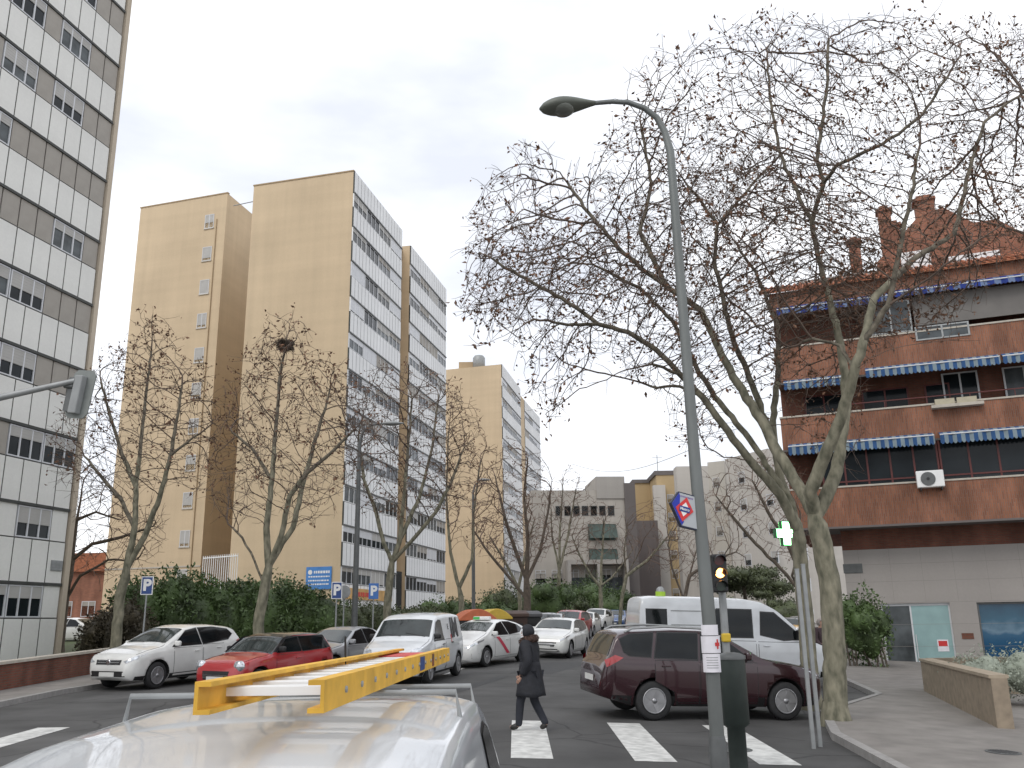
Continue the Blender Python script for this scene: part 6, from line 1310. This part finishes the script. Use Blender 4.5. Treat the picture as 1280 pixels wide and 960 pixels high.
# stone planter and silver shrub at the lower right
pc = at(1150, 822, 24); PLn = thing('stone_planter', 'low pale stone planter wall running to the lower right corner', 'planter', (pc[0], 24, gz(pc[0], 24)))
w1 = np.array(at(1150, 823, 24.5)); w2 = np.array(at(1212, 842, 19.0)); zt_w = w1[2]; Fp = Fac(w1[:2], (np.array([w1[0], w1[1]])+(w2[:2]-w1[:2])*1.3), (pc[0], 24, PLn.location.z))
m_ = MB(); m_.box(0, Fp.len, 0, .28, -.2, zt_w-PLn.location.z-.06); 
Fp.place(m_, 'wall', mat('sandstone', (.26, .21, .155), .85, .2, 5), PLn, 0, PLn.location.z); m_ = MB(); m_.box(-.03, Fp.len, -.03, .31, zt_w-PLn.location.z-.06, zt_w-PLn.location.z); Fp.place(m_, 'coping', mat('sandstone_cap', (.34, .28, .21), .85, .15, 5), PLn, 0, PLn.location.z)
m_ = MB(); m_.box(0, 7, .28, .56, -.2, zt_w-PLn.location.z); 
Fb = Fac((w1[0], w1[1]), (w1[0]+7, w1[1]-.4), (pc[0], 24, PLn.location.z)); m_ = MB(); m_.box(.25, 7, 0, .28, -.2, zt_w-PLn.location.z-.002); Fb.place(m_, 'back_wall', bpy.data.materials['sandstone'], PLn, 0, PLn.location.z)
sb = at(1248, 836, 21.5); bl = [((sb[0]+i*.75-.2, 21.8-.3*i, gz(sb[0], 21)+.75+.06*math.sin(i*2)), (.75, .8, .62)) for i in range(4)]
leafmass('silver_shrub', 'silvery grey-green shrub in the planter at the right edge', 'shrub', bl, 900, .035, 'silver', 51)
soil = MB(); soil.box(.3, 6, -5, 0, 0, .02)

# ------------------------------------------------------------ people
def skin_body(name, joints, bones, m, parent, sub=2, loc=(0, 0, 0)):
    """joints: {name:(pos, (rx,ry))}"""
    ks = list(joints); me = bpy.data.meshes.new(name); me.from_pydata([joints[k][0] for k in ks], [(ks.index(a), ks.index(b)) for a, b in bones], []); o = bpy.data.objects.new(name, me); COL.objects.link(o)
    o.modifiers.new('skin', 'SKIN'); sv = me.skin_vertices[0].data if me.skin_vertices else None
    if sv is None:
        bm = bmesh.new(); bm.from_mesh(me); bm.verts.layers.skin.verify(); bm.to_mesh(me); bm.free(); sv = me.skin_vertices[0].data
    for i, k in enumerate(ks): sv[i].radius = joints[k][1]; sv[i].use_root = (k == 'pelvis')
    s = o.modifiers.new('sub', 'SUBSURF'); s.levels = sub; s.render_levels = sub
    dg = bpy.context.evaluated_depsgraph_get(); m2 = bpy.data.meshes.new_from_object(o.evaluated_get(dg)); bpy.data.objects.remove(o)
    m2.name = name; m2.materials.clear(); m2.materials.append(m)
    for p in m2.polygons: p.use_smooth = True
    return link_mesh(name, m2, parent, loc)
def person(px, Y, label, heading, h=1.72, coat=None, legs=None, cap=None, shoes=None, fur=False, bag=None, long_coat=True, X=None, group=None):
    p = at(px, 778, Y); x = p[0] if X is None else X; zz_ = 0.12 if (x > 5.5) else 0; root = thing('person', label, 'person', (x, Y, gz(x, Y)+zz_), rot=(0, 0, R_(-heading)), group=group); k = h/1.72
    S = lambda a, b, c: (a*k, b*k, c*k); r = lambda a, b=None: (a*k, (b or a)*k)
    # walking pose, facing local +Y
    J = {'pelvis': (S(0, 0, .93), r(.155, .12)), 'waist': (S(0, .01, 1.08), r(.15, .115)), 'chest': (S(0, .02, 1.28), r(.175, .125)), 'neckb': (S(0, .03, 1.44), r(.085, .08)), 'neck': (S(0, .045, 1.50), r(.058)), 'head': (S(0, .06, 1.60), r(.082, .092)), 'crown': (S(0, .055, 1.68), r(.06, .07)),
         'hipl': (S(-.09, 0, .88), r(.09)), 'kneel': (S(-.09, .16, .50), r(.062)), 'anklel': (S(-.09, .20, .10), r(.042)), 'toel': (S(-.09, .36, .05), r(.035)),
         'hipr': (S(.09, 0, .88), r(.09)), 'kneer': (S(.09, -.02, .48), r(.062)), 'ankler': (S(.09, -.24, .12), r(.042)), 'toer': (S(.09, -.12, .04), r(.035)),
         'shl': (S(-.19, .02, 1.40), r(.068)), 'ell': (S(-.24, -.06, 1.12), r(.05)), 'wrl': (S(-.22, .08, .90), r(.035)), 'shr': (S(.19, .02, 1.40), r(.068)), 'elr': (S(.24, .02, 1.11), r(.05)), 'wrr': (S(.21, .20, .94), r(.035))}
    B = [('pelvis', 'waist'), ('waist', 'chest'), ('chest', 'neckb'), ('neckb', 'neck'), ('neck', 'head'), ('head', 'crown'), ('pelvis', 'hipl'), ('hipl', 'kneel'), ('kneel', 'anklel'), ('anklel', 'toel'), ('pelvis', 'hipr'), ('hipr', 'kneer'), ('kneer', 'ankler'), ('ankler', 'toer'), ('chest', 'shl'), ('shl', 'ell'), ('ell', 'wrl'), ('chest', 'shr'), ('shr', 'elr'), ('elr', 'wrr')]
    body = skin_body('body', J, B, M['skin'], root)
    # trousers: paint by material on a slightly larger copy
    TJ = {q: J[q] for q in ('pelvis', 'hipl', 'kneel', 'anklel', 'hipr', 'kneer', 'ankler')}; TJ = {a: ((b[0], b[1], b[2]-(.035 if 'ankle' in a else 0)), (c[0]+.018, c[1]+.018)) for a, (b, c) in TJ.items()}
    skin_body('trousers', TJ, [('pelvis', 'hipl'), ('hipl', 'kneel'), ('kneel', 'anklel'), ('pelvis', 'hipr'), ('hipr', 'kneer'), ('kneer', 'ankler')], legs, root)
    CJ = {'pelvis': (S(0, 0, .95 if long_coat else .98), r(.215 if long_coat else .185, .185 if long_coat else .155)), 'waist': (S(0, .01, 1.12), r(.20 if long_coat else .175, .17 if long_coat else .145)), 'chest': (S(0, .02, 1.29), r(.215, .17)), 'neckb': (S(0, .03, 1.45), r(.10, .10))}
    if long_coat:
        sk = MB(); vs = []; nn_ = 28; rg = np.random.default_rng(3)
        for i in range(9):
            t = i/8; z = 1.12-.56*t; rx = .20+.075*t; ry = .17+.085*t
            for j in range(nn_): a = 2*math.pi*j/nn_; w = 1+.03*t*math.sin(a*5+1)+.02*t*math.sin(a*9); vs.append(S(math.cos(a)*rx*w, .01+math.sin(a)*ry*w, z+.012*math.sin(a*3)*t))
        sk.add(vs, [(i*nn_+j, i*nn_+(j+1) % nn_, (i+1)*nn_+(j+1) % nn_, (i+1)*nn_+j) for i in range(8) for j in range(nn_)], 0, True); so_ = sk.build('coat_skirt', coat, root); m_s = so_.modifiers.new('t', 'SOLIDIFY'); m_s.thickness = .02
    for q in ('shl', 'ell', 'wrl', 'shr', 'elr', 'wrr'): CJ[q] = (J[q][0], (J[q][1][0]+(.036 if long_coat else .022), J[q][1][1]+(.036 if long_coat else .022)))
    CB = [('pelvis', 'waist'), ('waist', 'chest'), ('chest', 'neckb'), ('chest', 'shl'), ('shl', 'ell'), ('ell', 'wrl'), ('chest', 'shr'), ('shr', 'elr'), ('elr', 'wrr')]
    skin_body('coat', CJ, CB, coat, root)
    # hands with fingers
    for sg, w, e in ((-1, 'wrl', 'ell'), (1, 'wrr', 'elr')):
        a = Vector(J[w][0]); d = (a-Vector(J[e][0])).normalized(); sd = Vector((sg*.0, 1, 0)); sd = (sd-d*sd.dot(d)).normalized(); HJ = {'pelvis': (tuple(a), (.026, .026)), 'palm': (tuple(a+d*.07), (.020, .036))}; HB = [('pelvis', 'palm')]
        for i in range(4):
            o_ = sd*(.030-.020*i); ln = (.062, .070, .066, .052)[i]; HJ['a%d' % i] = (tuple(a+d*.10+o_), (.0095, .0095)); HJ['b%d' % i] = (tuple(a+d*(.10+ln*.6)+o_+Vector((-sg*.012, 0, 0))), (.0088, .0088)); HJ['c%d' % i] = (tuple(a+d*(.10+ln)+o_+Vector((-sg*.03, 0, 0))), (.0075, .0075)); HB += [('palm', 'a%d' % i), ('a%d' % i, 'b%d' % i), ('b%d' % i, 'c%d' % i)]
        HJ['t1'] = (tuple(a+d*.05+sd*.045), (.011, .011)); HJ['t2'] = (tuple(a+d*.09+sd*.06), (.009, .009)); HB += [('pelvis', 't1'), ('t1', 't2')]
        skin_body('hand', HJ, HB, M['skin'], root, 1)
    # face
    fc = MB(); fy = .06*k
    fc.add([S(-.012, .148, 1.585), S(.012, .148, 1.585), S(0, .172, 1.575), S(0, .146, 1.62)], [(0, 1, 2), (0, 2, 3), (1, 3, 2)]); fc.build('nose', M['skin'], root)
    fc = MB()
    for sg in (-1, 1): fc.lathe([(.0, -.004), (.011, .0), (.0, .006)], 8, c=S(sg*.032, .141, 1.615), axis='y')
    fc.build('eye', M['black'], root); fc = MB(); fc.box(-.022*k, .022*k, .140*k, .150*k, 1.548*k, 1.555*k); fc.build('mouth', M['red'], root)
    # cap / hood as an uneven dome open at the face
    vs = []; n = 18; kk = 12; hc = Vector(S(0, .045, 1.615))
    for i in range(kk+1):
        th = math.pi*.72*i/kk
        for j in range(n):
            ph = 2*math.pi*j/n; y = math.cos(ph)*math.sin(th); zc_ = math.cos(th); rx, ry, rz = .108*k, .128*k, .125*k
            yy = y*ry*(1 if y < 0 else .86); 
            vs.append((hc.x+math.sin(ph)*math.sin(th)*rx, hc.y+yy, hc.z+zc_*rz))
    # drop the faces in front of the face opening
    f_ = []
    for i in range(kk):
        for j in range(n):
            ph = 2*math.pi*(j+.5)/n; front = math.cos(ph) > .45
            if front and i > kk*.45: continue
            f_.append((i*n+j, i*n+(j+1) % n, (i+1)*n+(j+1) % n, (i+1)*n+j))
    hd = MB(); hd.add(vs, f_, 0, True); ho = hd.build('hood' if fur else 'hair', cap, root, recalc=False); so = ho.modifiers.new('t', 'SOLIDIFY'); so.thickness = .014
    for sg, q in ((-1, 'toel'), (1, 'toer')):
        a = 'anklel' if sg < 0 else 'ankler'; skin_body('shoe', {'pelvis': (J[a][0], (.066*k, .062*k)), 'm': (tuple((Vector(J[a][0])+Vector(J[q][0]))/2-Vector((0, 0, .01))), (.058*k, .05*k)), 't': (J[q][0], (.05*k, .042*k))}, [('pelvis', 'm'), ('m', 't')], shoes, root, 1)
    if fur:
        rg = np.random.default_rng(9); fm = MB()
        for i in range(2600):
            a = rg.uniform(0, 6.28); b = rg.uniform(0, 6.28); R0, r0 = .125*k, .052*k; c = np.array([math.sin(a)*R0*1.1, math.cos(a)*R0*.9+.02, 1.475*k+.03*math.cos(a)*-1]); q = c+np.array([math.sin(a)*math.cos(b)*r0, math.cos(a)*math.cos(b)*r0, math.sin(b)*r0]); v = (q-c)/np.linalg.norm(q-c)+rg.normal(0, .5, 3); v *= .022/np.linalg.norm(v); s_ = rg.normal(0, .004, 3); fm.add([q-s_, q+s_, q+v], [(0, 1, 2)])
        fm.tube([(math.sin(t)*.125*k*1.1, math.cos(t)*.125*k*.9+.02, 1.475*k-.03*math.cos(t)) for t in np.linspace(0, 2*math.pi, 20)], .046*k, 10); fm.build('fur_collar', M['fur'], root, recalc=False)
    return root
jeans = mat('dark_trousers', (.02, .022, .03), .85, .2, 9); shoe = mat('shoe_leather', (.02, .018, .016), .5, .2, 6)
person(662, 16.3, 'person in a long black hooded coat with brown fur collar walking left across the street', -68, 1.74, M['cloth_black'], jeans, M['cloth_black'], shoe, fur=True)
person(1024, 27.5, 'person in red and dark clothing standing between the two plane tree trunks', 150, 1.70, mat('dark_jacket', (.05, .03, .035), .8, .2, 8), mat('red_trousers', (.35, .03, .03), .8, .15, 8), mat('grey_hair', (.3, .26, .24), .9, .2, 20), M['white'], long_coat=False)
person(799, 62, 'distant person in a white cap on the far pavement left of the white van', 190, 1.7, mat('navy_jacket', (.03, .04, .08), .8, .2, 8), jeans, M['white'], shoe, long_coat=False)
